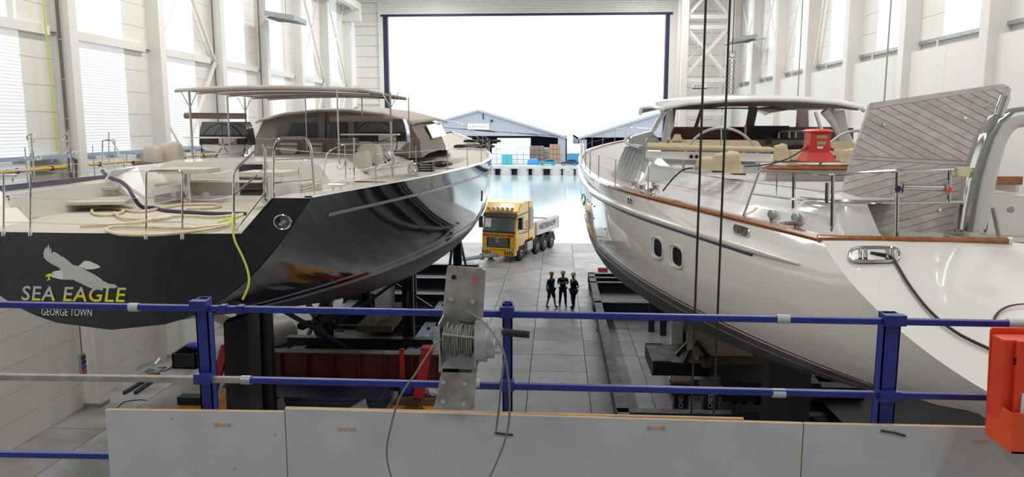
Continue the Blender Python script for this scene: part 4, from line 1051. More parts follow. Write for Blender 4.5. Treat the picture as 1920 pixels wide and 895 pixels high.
# big steering wheels
def bigwheel(cx_, cy_, d_, r_):
    c = P(cx_, cy_, d_); wo = MB().tube(arc(c, r_, 0, 2 * math.pi, (1, 0, 0), (0, .15, .99), 56)[:-1], .035, 8, closed=True).build('steering_wheel', 'grey_metal', RY, smooth=True)
    for k in range(6):
        a = math.radians(30 + 60 * k + 0); MB().tube([c, c + V((math.cos(a) * r_, math.sin(a) * r_ * .15, math.sin(a) * r_ * .99))], .016, 8).build('spoke', 'chrome', wo, smooth=True)
    MB().tube([c, c + V((0, .14, r_))], .016, 8).build('spoke', 'chrome', wo)
    MB().lathe([(.08, -.06), (.08, .06)], c, (0, 1, 0), 16).build('hub', 'chrome', wo)
bigwheel(1352, 310, 20.2, .96); bigwheel(1610, 316, 20.2, .96)
# rail around the stern
def rrail(pts, r=.022, nm='guard_rail', fr=.06): return MB().tube(fillet(pts, fr, 4), r, 8).build(nm, 'chrome', RY, smooth=True)
S_ = lambda px, py, y: P(px, py, y)
rrail([S_(1393, 408, 14.2), S_(1425, 320, 14.0), S_(1484, 323, 13.2), S_(1562, 328, 12.2), S_(1684, 321, 12.0), S_(1800, 317, 12.0), S_(1850, 323, 12.0)], .026, 'stern_rail')
rrail([S_(1409, 363, 14.1), S_(1483, 373, 13.2), S_(1560, 381, 12.2), S_(1680, 380, 12.0), S_(1840, 378, 12.0)], .02, 'stern_rail')
for (px, yt, yb, d_) in ((1487, 324, 430, 13.2), (1560, 328, 443, 12.2), (1681, 322, 445, 12.0), (1779, 319, 379, 12.0), (1830, 320, 378, 12.0)):
    rrail([S_(px, yb, d_), S_(px + 2, yt, d_)], .028, 'rail_post')
rrail([S_(1456, 366, 13.8), S_(1457, 326, 13.8)], .012, 'rail_post'); rrail([S_(1561, 438, 12.25), S_(1600, 385, 12.25)], .018, 'rail_brace')
rrail([S_(1551, 380, 12.15), S_(1552, 343, 12.15)], .035, 'rod_holder')
MB().prism([S_(1500, 371, 13.0), S_(1560, 377, 12.3), S_(1676, 377, 12.1), S_(1676, 372, 13.0)], (0, 0, .02)).build('rail_shelf', 'teak_grey', RY)
a, b = S_(1690, 351, 12.0), S_(1771, 352, 12.0)
ro = MB().tube([a, b], .055, 14).build('line_reel', 'chrome', RY, smooth=True)
for p in (a, b): MB().lathe([(.10, -.008), (.10, .008)], p, (1, 0, 0), 18).build('reel_flange', 'chrome', ro)
MB().lathe([(.05, 0), (.05, -.03)], S_(1777, 356, 11.95), (0, 1, 0), 12).build('reel_cap', 'red_cap', ro)
MB().lathe([(.05, 0), (.05, -.03)], S_(1683, 354, 11.95), (0, 1, 0), 6).build('reel_cap', 'navy', ro)
MB().tube(fillet([S_(1676, 352, 11.9), S_(1672, 352, 11.9), S_(1671, 369, 11.9), S_(1655, 369, 11.9)], .02), .012, 8).build('reel_crank', 'grey_metal', ro)
# blocks and cleat on the side deck
for (px, py, d_) in ((1448, 402, 13.30), (1493, 408, 12.75)):
    c = P(px, py, d_); bo = MB().lathe([(.03, -.05), (.07, -.045), (.085, -.02), (.085, .02), (.07, .045), (.03, .05)], c, (.9, .6, 0), 18).build('turning_block', 'galv', RY, smooth=True)
    MB().tube([c + V((0, 0, -.08)), c + V((0, 0, -.25))], [.04, .03], 8).build('block_shackle', 'chrome', bo)
c = P(1490, 424, 12.72); MB().tube([c + V((-.23, .05, .03)), c + V((0, 0, .05)), c + V((.24, -.05, .03))], [.02, .045, .02], 8).build('mooring_cleat', 'chrome', RY, smooth=True)
# stanchions and lifelines down both sides
for sd in (-1, 1):
    tops = []
    for y in (15.6, 18.0, 20.6, 23.2, 26, 29, 32, 35, 38, 41, 44, 47, 49.5):
        t = RH.t_of(y); e = V((RH.cx(y) + sd * (RH.B(t) - .06), y, RH.Z(t) + .02))
        MB().tube([e, e + V((0, 0, .68))], [.017, .012], 8).build('stanchion', 'steel_dull', RY, smooth=True); tops.append(e)
    for h in (.34, .67): MB().tube([V((RH.cx(14) + sd * 2.5, 14.05, 7.55 + h + .1))] * (1 if sd < 0 else 0) + [e + V((0, 0, h)) for e in tops], .004, 5).build('lifeline', 'steel_dull', RY)
e0 = [V((RH.cx(y) + sd * RH.B(RH.t_of(y)), y, RH.Z(RH.t_of(y)) + .8)) for (y, sd) in ((47.5, -1), (50.2, -1), (50.2, 1), (47.5, 1))]
MB().tube(e0, .02, 8).build('pulpit', 'chrome', RY, smooth=True)
for (px, py, d_) in ((1205, 352, 19), (1222, 358, 18.2), (1189, 345, 20.5), (1230, 352, 18.0)):
    c = P(px, py, d_); MB().lathe([(.10, 0), (.07, .05), (.06, .12), (.09, .18), (.0, .19)], c + V((0, 0, -.12)), (0, 0, 1), 12).build('deck_winch', 'steel_dull', RY, smooth=True)
# electric cable from the aft deck fittings
one(MB().tube(bez([P(1243, 358, 17.6), P(1262, 335, 17.4), P(1282, 318, 17.2), P(1305, 315, 16.9)], 6), .018, 8), 'deck_cable', 'thin black cable looped over the side of the white yacht cabin', 'cable', 'rubber', smooth=True)
# raised teak hatch: planks clipped to two fields either side of a king plank
HT = thing('teak_deck_hatch', 'open teak planked deck hatch standing upright on the white yacht stern', 'hatch', P(1700, 440, 12.9))
TLc, TRc, BRc, BLc = (1632, 193), (1893, 157), (1840, 442), (1552, 442)
HA, HB, HC = P(BLc[0], BLc[1], 12.75), P(BRc[0], BRc[1], 12.75), P(TLc[0], TLc[1], 13.35)
HN = (HB - HA).cross(HC - HA).normalized()
if HN.y > 0: HN = -HN
def hp(px, py, off=0):
    d = P(px, py, 10) - CC; t = (HA - CC).dot(HN) / d.dot(HN); return CC + d * t + HN * off
MB().prism([hp(*q) for q in (TLc, (1880, 157), (1893, 163), BRc, BLc)], HN * -.10).build('hatch_core', 'teak_panel', HT)
MB().prism([hp(1897, 160, -.12), hp(1904, 162, -.12), hp(1850, 442, -.12), hp(1843, 442, -.12)], HN * -.08).build('hatch_rim', 'steel_dull', HT)
def clip(poly, a, b, c):      # keep a*x+b*y<=c
    out = []
    for i in range(len(poly)):
        p, q = poly[i], poly[(i + 1) % len(poly)]; dp, dq = a * p[0] + b * p[1] - c, a * q[0] + b * q[1] - c
        if dp <= 0: out.append(p)
        if dp * dq < 0: s = dp / (dp - dq); out.append((p[0] + (q[0] - p[0]) * s, p[1] + (q[1] - p[1]) * s))
    return out
up = [(1634, 205), (1884, 165), (1842, 304), (1595, 292)]; lo = [(1594, 300), (1840, 313), (1838, 440), (1554, 440)]
for (poly, sl, pitch) in ((up, .52, 13.2), (lo, -.27, 13.6)):
    nrm = math.hypot(1, sl); a_, b_ = -sl / nrm, 1 / nrm
    v0 = min(a_ * x + b_ * y for x, y in poly); v1 = max(a_ * x + b_ * y for x, y in poly); k = 0
    while v0 + k * pitch < v1:
        s_ = clip(clip(poly, -a_, -b_, -(v0 + k * pitch + .75)), a_, b_, v0 + (k + 1) * pitch - .75); k += 1
        if len(s_) >= 3: MB().prism([hp(x, y) for x, y in s_], HN * .012).build('plank', random.choice(('teak_panel', 'teak_panel_b')), HT)
MB().prism([hp(*q) for q in ((1595, 293.5), (1842, 305.5), (1840, 311.5), (1594, 298.5))], HN * .012).build('king_plank', 'teak_panel_b', HT)
MB().prism([hp(*q) for q in ((1634, 194), (1882, 158), (1890, 164), (1634, 204))], HN * .013).build('margin_plank', 'teak_panel', HT)
for (px, py) in ((1808, 222), (1655, 234), (1760, 395)):
    MB().lathe([(.03, 0), (.03, .015), (.015, .016)], hp(px, py, .012), HN, 12).build('latch_ring', 'chrome', HT)
# back-swept grey panel behind the upright hatch is its frame; chrome davit in front
DV = thing('chrome_davit', 'polished chrome curved davit arm bolted to the white yacht stern', 'davit', P(1815, 445, 12.2))
def dvp(px, py): return P(px, py, 12.1)
cl = [(1818, 434, 27), (1824, 395, 28), (1833, 345, 28), (1845, 300, 26), (1857, 262, 25), (1873, 235, 24), (1895, 222, 20), (1930, 217, 19), (1990, 214, 18)]
rows = []
for i, (px, py, hw) in enumerate(cl):
    a = cl[max(i - 1, 0)]; b = cl[min(i + 1, len(cl) - 1)]; tx, ty = b[0] - a[0], b[1] - a[1]; n_2 = math.hypot(tx, ty); nx, ny = -ty / n_2, tx / n_2
    L_, R_ = dvp(px - nx * hw, py - ny * hw), dvp(px + nx * hw, py + ny * hw); c = (L_ + R_) / 2; h_ = (R_ - L_) / 2
    rows.append([c + h_ * math.copysign(abs(math.cos(q)) ** .6, math.cos(q)) + V((0, .17, 0)) * math.copysign(abs(math.sin(q)) ** .6, math.sin(q)) for q in [2 * math.pi * k / 20 for k in range(21)]])
m = MB().grid(rows); m.add(rows[0][:-1], [tuple(range(20))]); m.add(rows[-1][:-1], [tuple(range(20))])
m.build('arm', 'chrome', DV, smooth=True, angle=.9)
MB().box(P(1786, 436, 12.1).x, P(1850, 436, 12.1).x, 11.9, 12.4, 7.5, 7.53).build('base_plate', 'chrome', DV, bevel=.005)
for px in (1790, 1803, 1832, 1846): MB().lathe([(.022, 0), (.022, .03)], P(px, 437, 11.95) + V((0, 0, .02)), (0, 0, 1), 6).build('bolt', 'chrome', DV)
MB().tube([P(1872, 218, 12.0), P(1885, 181, 12.0)], .075, 16).build('socket', 'chrome', DV, smooth=True)
MB().tube(bez([P(1872, 200, 12.0), P(1852, 203, 12.0), P(1847, 200, 12.0), P(1868, 188, 12.0)], 5), .01, 6).build('wire_loop', 'grey_metal', DV)
MB().prism([P(1797, 330, 11.92), P(1797, 314, 11.92), P(1823, 314, 11.92), P(1818, 332, 11.92)], (0, .1, 0)).build('tape_wrap', 'tape_yellow', DV)
MB().tube([P(1862, 390, 12.3), P(1878, 465, 12.2)], .035, 10).build('side_strut', 'steel_dull', DV, smooth=True)
# red power pillar standing on the aft cabin
pc = P(1530, 302, 17.0); RP = thing('power_pillar', 'red electric power pillar with cap and sockets on the white yacht', 'power pillar', pc)
def frus(x, y, z0, z1, a0, a1, b0=None, b1=None):
    return MB().grid([[V((x + sx * a, y + sy * a, z)) for sx, sy in ((-1, -1), (1, -1), (1, 1), (-1, 1), (-1, -1))] for z, a in ((z0, a0), (z1, a1))])
k_ = 17.0 / 1450.
f1 = frus(pc.x, 17.0, pc.z, pc.z + 16 * k_, 28 * k_, 20 * k_); f1.build('base', 'red_paint', RP)
bx = MB().box(pc.x - 18 * k_, pc.x + 18 * k_, 17 - 18 * k_, 17 + 18 * k_, pc.z + 15.5 * k_, pc.z + 53 * k_); bx.build('column', 'red_paint', RP, bevel=.01)
MB().lathe([(26 * k_, 0), (27 * k_, 2 * k_), (20 * k_, 5 * k_), (0, 6 * k_)], (pc.x, 17.0, pc.z + 52.5 * k_), (0, 0, 1), 24).build('cap', 'red_paint', RP, smooth=True)
for (dx, dz, w_, h_) in ((2, 44, 9, 3), (2, 33, 8, 3), (0, 25, 5, 2.2)):
    MB().box(pc.x + (dx - w_) * k_, pc.x + (dx + w_) * k_, 17 - 18 * k_ - .012, 17 - 18 * k_, pc.z + (dz - h_) * k_, pc.z + (dz + h_) * k_).build('nameplate', 'plate_tan' if dz > 26 else 'sign_white', RP)
for s in (-1, 1):
    MB().tube([V((pc.x + s * 18 * k_, 16.95, pc.z + 26 * k_)), V((pc.x + s * 28 * k_, 16.9, pc.z + 20 * k_))], [.05, .035], 10).build('plug_socket', 'red_paint', RP, smooth=True)
one(MB().tube(bez([V((pc.x - 28 * k_, 16.9, pc.z + 20 * k_)), P(1480, 296, 16.8), P(1452, 306, 16.6), P(1420, 311, 16.5), P(1396, 312, 16.4)], 6), .014, 8), 'power_lead', 'black power lead running from the red pillar to the deck fittings', 'cable', 'rubber', smooth=True)
# keel
kf = MB(); rows = []
for z in (4.6, 2.6, 1.35): rows.append([V((RH.cx(31) + a, 31.5 + y, z)) for a, y in ((0, -3.5), (.35, -1.5), (.35, 2.5), (0, 4.5), (-.35, 2.5), (-.35, -1.5), (0, -3.5))])
kf.grid(rows); kf.add(rows[-1][:-1], [tuple(range(6))]); kf.build('keel', 'bottom_dark', RY, smooth=True)

# square hull windows of the dark yacht
for (px, py, w_, h_) in ((851, 396, 6, 9), (885, 380, 4, 10), (906, 367, 2.5, 9)):
    q4 = []
    for (a, b) in ((-1, -1), (1, -1), (1, 1), (-1, 1)):
        t, u = hull_hit(LH, 1, px + a * w_, py + b * h_ - a * w_ * .25, .1, .75); q4.append(LH.w(t, u, 1, .01))
    wo = MB().add(q4, [(0, 1, 2, 3)]).build('hull_window', 'window_dark', LY)
    MB().tube(q4, .02, 6, closed=True).build('window_rim', 'hull_black', wo)
# ------------------------------------------------------------------ outside: water, far quay, sheds, goods, cars
mat('water', (0.45, 0.56, 0.58), 0.12, bump=0.12, bscale=0.9)
mat('quay_concrete', (0.55, 0.55, 0.53), 0.8, var=0.2, vscale=.5)
mat('shed_roof', (0.42, 0.43, 0.46), 0.6)
stripes_mat('shed_boards', (0.46, 0.49, 0.56), (0.33, 0.36, 0.43), 'X', 0.45, 0.25, var=0.25)
mat('carton', (0.40, 0.27, 0.18), 0.8, var=0.1, vscale=3)
mat('carton_dark', (0.22, 0.17, 0.14), 0.8)
mat('white_box', (0.78, 0.78, 0.78), 0.6)
mat('teal_box', (0.05, 0.42, 0.50), 0.5)
mat('blue_tarp', (0.02, 0.22, 0.55), 0.4)
mat('blue_container', (0.04, 0.22, 0.50), 0.5)
mat('car_teal', (0.02, 0.32, 0.42), 0.2, coat=.5)
mat('car_navy', (0.02, 0.05, 0.14), 0.2, coat=.5)
tag(struct('ground_water', MB().box(-160, 160, 60.2, 300, -2.6, -2.2), 'water'), label='harbour water beyond the hall door')
struct('ground_apron', MB().box(-60, 60, 60.2, 60.9, -2.5, -.06), 'quay_concrete', 'concrete quay edge outside the door')
QY = 178.0
qy = struct('ground_quay', MB().box(-120, 120, QY, 300, -.7, -.1), 'quay_concrete', 'far quay across the harbour water')
for px in (917, 948, 980, 1008, 1042, 1066, 1090): 
    p = P(px, 317, QY); MB().lathe([(1.35, -1.6), (1.35, 0)], (p.x, QY + 1.2, -.7), (0, 0, 1), 20).build('quay_pile', 'quay_concrete', qy, smooth=True)
MB().box(-120, 120, QY + 3, QY + 3.3, -2.3, -.7).build('quay_shade_wall', 'dark_purple', qy)  # dark colour puts in the shade of the recess below the deck
SY = 200.0
def shed(nm, label, peak, le, re, sill, ybase, op, depth=70):
    r = thing(nm, label, 'warehouse', (P(peak[0], peak[1], SY).x, SY, -.1))
    pk, l_, r_ = P(*peak, SY), P(*le, SY), P(*re, SY); zs = P(peak[0], sill, SY).z
    MB().prism([V((l_.x, SY, zs)), l_, pk, r_, V((r_.x, SY, zs))], (0, .3, 0)).build('gable_boarding', 'shed_boards', r)
    for (a, b) in ((l_, pk), (pk, r_)):
        d = (b - a).normalized(); MB().prism([a + V((0, -.6, .0)), b + V((0, -.6, .0)), b + V((0, -.6, .5)), a + V((0, -.6, .5))], (0, depth, 0)).build('roof_slope', 'shed_roof', r)
    for (x0, x1) in op: MB().box(x0, x1, SY, SY + .3, -.1, zs + .02).build('wall_boarding', 'shed_boards', r)
    MB().box(l_.x + .3, r_.x - .3, SY + 45, SY + 46, -.1, zs - .3).build('rear_wall', 'dark_purple', r)
    for x in (l_.x, r_.x - .3): MB().box(x, x + .3, SY, SY + depth - 2, -.1, zs).build('side_wall', 'shed_boards', r)
    return r, pk, l_, r_, zs
s1, pk, l_, r_, zs = shed('timber_warehouse', 'grey boarded warehouse with a full gable and white sign across the water', (897, 209), (800, 237), (1063, 260), 255, 303, [(P(1046, 280, SY).x, P(1063, 280, SY).x), (P(800, 280, SY).x, P(830, 280, SY).x)])
a, b = P(877, 243, SY - .2), P(917, 232, SY - .2); MB().box(a.x, b.x, SY - .25, SY - .05, a.z, b.z).build('sign_board', 'white_box', s1)
for k in range(7): MB().box(a.x + .5 + k * .68, a.x + .9 + k * .68, SY - .28, SY - .25, a.z + .55, a.z + .85 + .12 * (k % 2)).build('sign_lettering', 'shed_boards', s1)
MB().box(P(906, 217, SY).x - .15, P(906, 217, SY).x + .15, SY - .1, SY, P(906, 224, SY).z, P(906, 213, SY).z).build('vent_slot', 'dark_purple', s1)
MB().ball(P(922, 227, SY - .3), .35, 8, 6).build('yard_lamp', 'black', s1)
s2, *_ = shed('timber_warehouse', 'grey boarded warehouse partly hidden behind the white yacht', (1330, 186), (1084, 262), (1576, 262), 258, 303, [(P(1084, 280, SY).x, P(1100, 280, SY).x)])
def goods(px0, px1, py0, py1, nm, label, m, y=186.0, dep=2.0, grp=None, cat='box', rows=1, cols=1):
    a, b = P(px0, py1, y), P(px1, py0, y)
    if py1 > 295: a.z = -.1
    else: a.z = P(1080, 288, 186).z - .045
    o = thing(nm, label, cat, ((a.x + b.x) / 2, y, a.z), grp)
    for i in range(cols):
        for j in range(rows):
            w_, h_ = (b.x - a.x) / cols, (b.z - a.z) / rows
            MB().box(a.x + i * w_ + .03, a.x + (i + 1) * w_ - .03, y, y + dep, a.z + j * h_ + .03, a.z + (j + 1) * h_ - .03).build('carton' if rows * cols > 1 else 'box_body', m, o, bevel=.06)
    return o
goods(932, 995, 259, 306.5, 'site_cabin', 'tall pale site cabin inside the dark warehouse opening', 'white_box', 198, 2.5, cat='cabin')
goods(993, 1020, 274, 306, 'carton_stack', 'dark brown stack of cartons in front of the warehouse', 'carton_dark', 190, 3, rows=4, cols=3)
goods(1030, 1051, 271, 306, 'carton_stack', 'light brown stack of cartons at the warehouse corner', 'carton', 189, 3, rows=4, cols=3)
goods(1018, 1030, 277, 306, 'carton_stack', 'narrow grey stack of packages between the brown stacks', 'shed_roof', 193.5, 3, rows=3, cols=1)
goods(958, 993, 282, 306, 'pallet_stack', 'low white stack of wrapped pallets on the far quay', 'white_box', 187, 3, rows=3, cols=3, cat='pallets')
goods(922, 940, 270, 307, 'pallet_stack', 'tall white stack of crates behind the yacht bow', 'white_box', 188, 3, rows=4, cols=2, cat='pallets')
goods(941, 950, 289.5, 307, 'skip_bin', 'tall teal bin standing beside the tall white crates', 'teal_box', 184, 1.5, 'teal bins on the far quay', 'bin')
goods(950.5, 960, 289.5, 307, 'skip_bin', 'tall teal bin standing beside the low white pallets', 'teal_box', 184, 1.5, 'teal bins on the far quay', 'bin')
goods(1063, 1096, 270, 288, 'site_cabin', 'plain white cabin stacked on the blue container', 'white_box', 186, 2.5, cat='cabin')
ct = goods(1065, 1100, 288, 308.5, 'shipping_container', 'blue corrugated shipping container on the far quay', 'blue_container', 186, 2.5, cat='container')
for k in range(8):
    a = P(1067 + k * 4, 306, 186); MB().box(a.x, a.x + .22, 185.9, 186, a.z, a.z + 2.2).build('rib', 'teal_box', ct)
a = P(1001, 306, 184.8); a.z = -.08; m = MB()
rows = [[V((a.x + x, 184.8 + 1.2 * math.cos(q) * s, a.z + max(0, 1.4 * s * math.sin(q)))) for q in [math.pi * k / 10 for k in range(11)]] for (x, s) in ((-1.6, .3), (-1.3, .9), (0, 1.1), (.9, 1.0), (1.4, .4))]
m.grid(rows); one(m, 'covered_dinghy', 'small boat under a bright blue tarpaulin on the far quay', 'boat', 'blue_tarp', smooth=True)
def car(px, py, m, label, d_=181.0):
    c = P(px, py, d_); c.z = -.1
    r = thing('hatchback_car', label, 'car', c); L_ = 4.0
    prof = [(-2.0, .35), (-2.0, .8), (-1.9, 1.0), (-1.55, 1.38), (-.3, 1.45), (.35, 1.32), (.9, .95), (1.75, .82), (2.0, .6), (2.0, .3)]
    MB().prism([V((c.x - x, d_, c.z + z)) for x, z in prof], (0, 1.6, 0)).build('body', m, r, bevel=.05)
    MB().prism([V((c.x - x, d_ - .02, c.z + z)) for x, z in ((-1.5, .98), (-1.4, 1.3), (-.35, 1.36), (-.3, .98))], (0, .02, 0)).build('side_window', 'window_dark', r)
    MB().prism([V((c.x - x, d_ - .02, c.z + z)) for x, z in ((-.22, .98), (-.25, 1.36), (.3, 1.25), (.75, .97))], (0, .02, 0)).build('side_window', 'window_dark', r)
    for x in (-1.25, 1.25):
        for y in (0, 1.45): w_ = MB().lathe([(.32, -.05), (.32, .16)], (c.x - x, d_ + y, c.z + .32), (0, 1, 0), 16).build('wheel', 'rubber', r); MB().lathe([(.18, -.07), (.18, -.04)], (c.x - x, d_ + y, c.z + .32), (0, 1, 0), 12).build('hub_cap', 'galv', w_)
car(1027, 309, 'car_teal', 'teal hatchback car parked on the far quay'); car(1067, 310, 'car_navy', 'dark blue hatchback car parked on the far quay')

# ------------------------------------------------------------------ heavy haulage truck
mat('truck_yellow', (0.78, 0.46, 0.012), 0.25, coat=.4)
mat('truck_red', (0.55, 0.03, 0.02), 0.35)
mat('amber', (0.8, 0.25, 0.01), 0.3)
mat('glass_dark', (0.03, 0.05, 0.055), 0.05, coat=.3)
ua = math.radians(19.5); TU = V((math.sin(ua), math.cos(ua), 0)); TV = V((-math.cos(ua), math.sin(ua), 0)); TO = V((-2.73, 51.3, 0))
def tp(s, v, z): return TO + TU * s + TV * v + V((0, 0, z))       # s back from the nose, v across from the driver side
TK = thing('haulage_truck', 'yellow four axle haulage truck with white ballast box by the hall door', 'truck', TO + TU * 4 + TV * 1.25)
def tbox(s0, s1, v0, v1, z0, z1, nm, m, par=None, bevel=0):
    return MB().obox(tp((s0 + s1) / 2, (v0 + v1) / 2, (z0 + z1) / 2), TU * ((s1 - s0) / 2), TV * ((v1 - v0) / 2), V((0, 0, (z1 - z0) / 2))).build(nm, m, par or TK, bevel=bevel)
W_ = 2.5
side = [(0.0, .75), (0.0, 1.75), (.03, 2.0), (.28, 3.05), (.45, 3.45), (1.0, 3.95), (2.0, 4.05), (3.0, 4.0), (3.25, 3.8), (3.3, 1.35), (2.2, 1.3), (1.7, 1.25), (1.55, 1.0), (.62, 1.0), (.5, .75)]
MB().prism([tp(s, 0, z) for s, z in side], TV * W_).build('cab', 'truck_yellow', TK, bevel=.06)
def front(v0, v1, z0, z1, nm, m, s0=-.02, s1=None, off=.03, par=None):
    s1 = s0 if s1 is None else s1
    return MB().prism([tp(s0, v0, z0), tp(s0, v1, z0), tp(s1, v1, z1), tp(s1, v0, z1)], TU * off).build(nm, m, par or TK)
ws = front(.12, W_ - .12, 2.1, 3.05, 'windscreen', 'glass_dark', .01, .25)
front(1.85, 2.3, 2.35, 2.95, 'paper_sheet', 'sign_white', .04, .19, .01, ws)
front(.05, W_ - .05, 1.98, 2.1, 'wiper_panel', 'black', -.01, .02)
front(.04, W_ - .04, 3.05, 3.3, 'sun_visor', 'black', .08, .25, .2)
front(.1, W_ - .1, 1.72, 1.92, 'name_band', 'truck_yellow')
front(.1, .62, 1.74, 1.9, 'red_band', 'truck_red', -.035); front(1.95, 2.4, 1.74, 1.9, 'red_band', 'truck_red', -.035)
text_on('NEDERHOFF', 'front_lettering', 'black', TK, tp(-.045, 1.28, 1.82), -TV, (0, 0, 1), 1.25, .13, offset=.02)
gr = front(.42, 2.12, .98, 1.66, 'grille', 'black', -.03, -.03)
for k in range(5): front(.5 + .02 * k, 2.04 - .02 * k, 1.06 + k * .125, 1.10 + k * .125, 'grille_bar', 'grey_metal', -.05, par=gr)
c = tp(-.06, 1.27, 1.5); MB().tube(arc(c, .15, 0, 2 * math.pi, TV, (0, 0, 1), 20)[:-1], .018, 6, closed=True).build('star_emblem', 'chrome', gr, smooth=True)
for k in range(3):
    a = math.radians(90 + 120 * k); MB().tube([c, c + TV * (.15 * math.cos(a)) + V((0, 0, .15 * math.sin(a)))], .012, 6).build('star_point', 'chrome', gr)
bp = tbox(-.12, .3, .02, W_ - .02, .45, .95, 'bumper', 'truck_yellow', bevel=.04)
for k in range(4):
    for sdx in (0, 1):
        v = .12 + k * .17 if sdx == 0 else 1.75 + k * .17
        MB().prism([tp(-.13, v, .5), tp(-.13, v + .08, .5), tp(-.13, v + .17, .78), tp(-.13, v + .09, .78)], TU * .02).build('hazard_stripe', 'black', bp)
text_on('CONVOI EXCEPTIONNEL', 'convoy_lettering', 'black', bp, tp(-.135, 1.25, .86), -TV, (0, 0, 1), 1.2, .08, offset=.01)
for v in (.22, 2.28): front(v - .18, v + .18, .78, .98, 'headlamp', 'lamp_glass' if False else 'chrome', -.14)
lb = tbox(.22, .4, .35, 2.15, 3.46, 3.52, 'light_bar', 'chrome')
for k in range(4): MB().lathe([(.0, -.14), (.12, -.12), (.13, 0)], tp(.35, .72 + k * .34, 3.62), TU, 14).build('spot_lamp', 'chrome', lb, smooth=True)
for v in (.38, 2.12): tbox(.25, .4, v - .1, v + .1, 3.52, 3.68, 'beacon', 'amber', lb)
for (v, sg) in ((-.22, 1), (W_ + .22, -1)):
    mo = tbox(.25, .38, v - .14, v + .14, 2.25, 3.05, 'mirror', 'black', bevel=.03); tbox(.28, .33, min(v, v + sg * .25), max(v, v + sg * .25), 2.9, 2.95, 'mirror_arm', 'black', mo)
def sidep(pts, nm, m, off=.02, par=None): return MB().prism([tp(s, -off, z) for s, z in pts], TV * (off + .01)).build(nm, m, par or TK)
sidep([(.35, 2.15), (.55, 3.0), (1.45, 3.05), (1.45, 2.1)], 'door_window', 'glass_dark')
sidep([(.3, 3.1), (2.3, 3.22), (2.3, 3.27), (.4, 3.18)], 'drip_rail', 'black')
sidep([(2.36, 1.35), (2.36, 3.98), (2.40, 3.98), (2.40, 1.35)], 'cab_seam', 'black')
sidep([(2.55, 1.95), (2.55, 3.5), (2.9, 3.55), (3.24, 3.3), (3.24, 2.1), (2.9, 1.95)], 'deflector_opening', 'window_grey', .03)
sidep([(1.35, 1.82), (1.35, 1.95), (2.3, 1.95), (2.3, 1.82)], 'red_band', 'truck_red'); sidep([(1.6, 2.05), (1.6, 2.15), (2.3, 2.15), (2.3, 2.05)], 'red_band', 'truck_red')
for k in range(3): sidep([(1.75, 2.25 + k * .16), (1.75, 2.34 + k * .16), (2.28, 2.34 + k * .16), (2.28, 2.25 + k * .16)], 'red_lettering', 'truck_red')
text_on('NEDERHOFF', 'door_lettering', 'black', TK, tp(.95, -.025, 1.9), TU, (0, 0, 1), .8, .1)
sidep([(.4, 1.22), (.4, 1.3), (1.7, 1.34), (1.7, 1.28)], 'sill_line', 'sign_white', .015)
tbox(1.9, 9.0, .5, 2.0, .75, 1.05, 'chassis', 'dark_metal')
for (s, r_) in ((1.05, .53), (4.15, .53), (5.65, .53), (7.15, .53)):
    for v in (.16, W_ - .16):
        sg = -1 if v < 1 else 1
        wo = MB().lathe([(.30, -.17), (.50, -.17), (r_, -.12), (r_, .12), (.50, .17), (.30, .17)], tp(s, v, r_), TV, 24).build('wheel', 'rubber', TK, smooth=True, angle=.6)
        MB().lathe([(.0, -.02), (.12, -.04), (.14, .06), (.27, .02), (.30, .0)], tp(s, v + sg * .13, r_), TV * sg, 18).build('wheel_rim', 'galv', wo, smooth=True)
for s in (4.15, 5.65, 7.15):
    for (v0, v1) in ((-.02, .42), (W_ - .42, W_ + .02)):
        pts = [tp(s, v0, .53) + TU * (.66 * math.cos(a)) + V((0, 0, .66 * math.sin(a))) for a in [math.pi * (.0 + k / 10) for k in range(11)]]
        MB().grid([[p, p + TV * (v1 - v0)] for p in pts]).build('mudguard', 'dark_metal', TK, smooth=True, thick=.03)
tbox(2.15, 3.2, .0, .5, .5, 1.12, 'fuel_tank', 'galv', bevel=.04); tbox(2.15, 3.2, W_ - .5, W_, .5, 1.12, 'fuel_tank', 'galv', bevel=.04)
tbox(1.7, 2.1, .05, .5, .5, 1.1, 'step_box', 'black')
tbox(3.4, 3.9, .1, W_ - .1, 1.1, 2.35, 'tool_tower', 'truck_yellow', bevel=.03)
bb = tbox(4.0, 8.8, .0, W_, 1.35, 2.3, 'ballast_box', 'white_box', bevel=.02)
tbox(4.1, 8.7, .1, W_ - .1, 2.3, 2.34, 'ballast_cover', 'window_grey', bb); tbox(6.3, 6.5, .1, W_ - .1, 2.34, 2.4, 'cover_bar', 'white_box', bb)
text_on('NEDERHOFF', 'box_lettering', 'black', bb, tp(6.25, -.015, 1.9), TU, (0, 0, 1), 3.6, .42, offset=.02)
for k in range(4): MB().prism([tp(8.35, -.012, 1.5 + k * .2), tp(8.7, -.012, 1.5 + k * .2), tp(8.7, -.012, 1.6 + k * .2), tp(8.35, -.012, 1.6 + k * .2)], TV * .01).build('small_lettering', 'grey_metal', bb)
tbox(-.35, -.1, 1.05, 1.45, .35, .62, 'tow_coupling', 'truck_yellow')
# tow bar
tbs, tbe = tp(-.40, 1.25, .55), P(858, 503, 47.75); tbe.z = .8
TB = thing('tow_bar', 'grey steel tow bar linking the truck to the cradle', 'tow bar', tbe)
MB().tube([tbs, tbe], .14, 16).build('bar_tube', 'galv', TB, smooth=True)
mid = tbs.lerp(tbe, .38); MB().lathe([(.23, -.06), (.23, .06)], mid, (tbe - tbs).normalized(), 18).build('flange', 'grey_metal', TB)
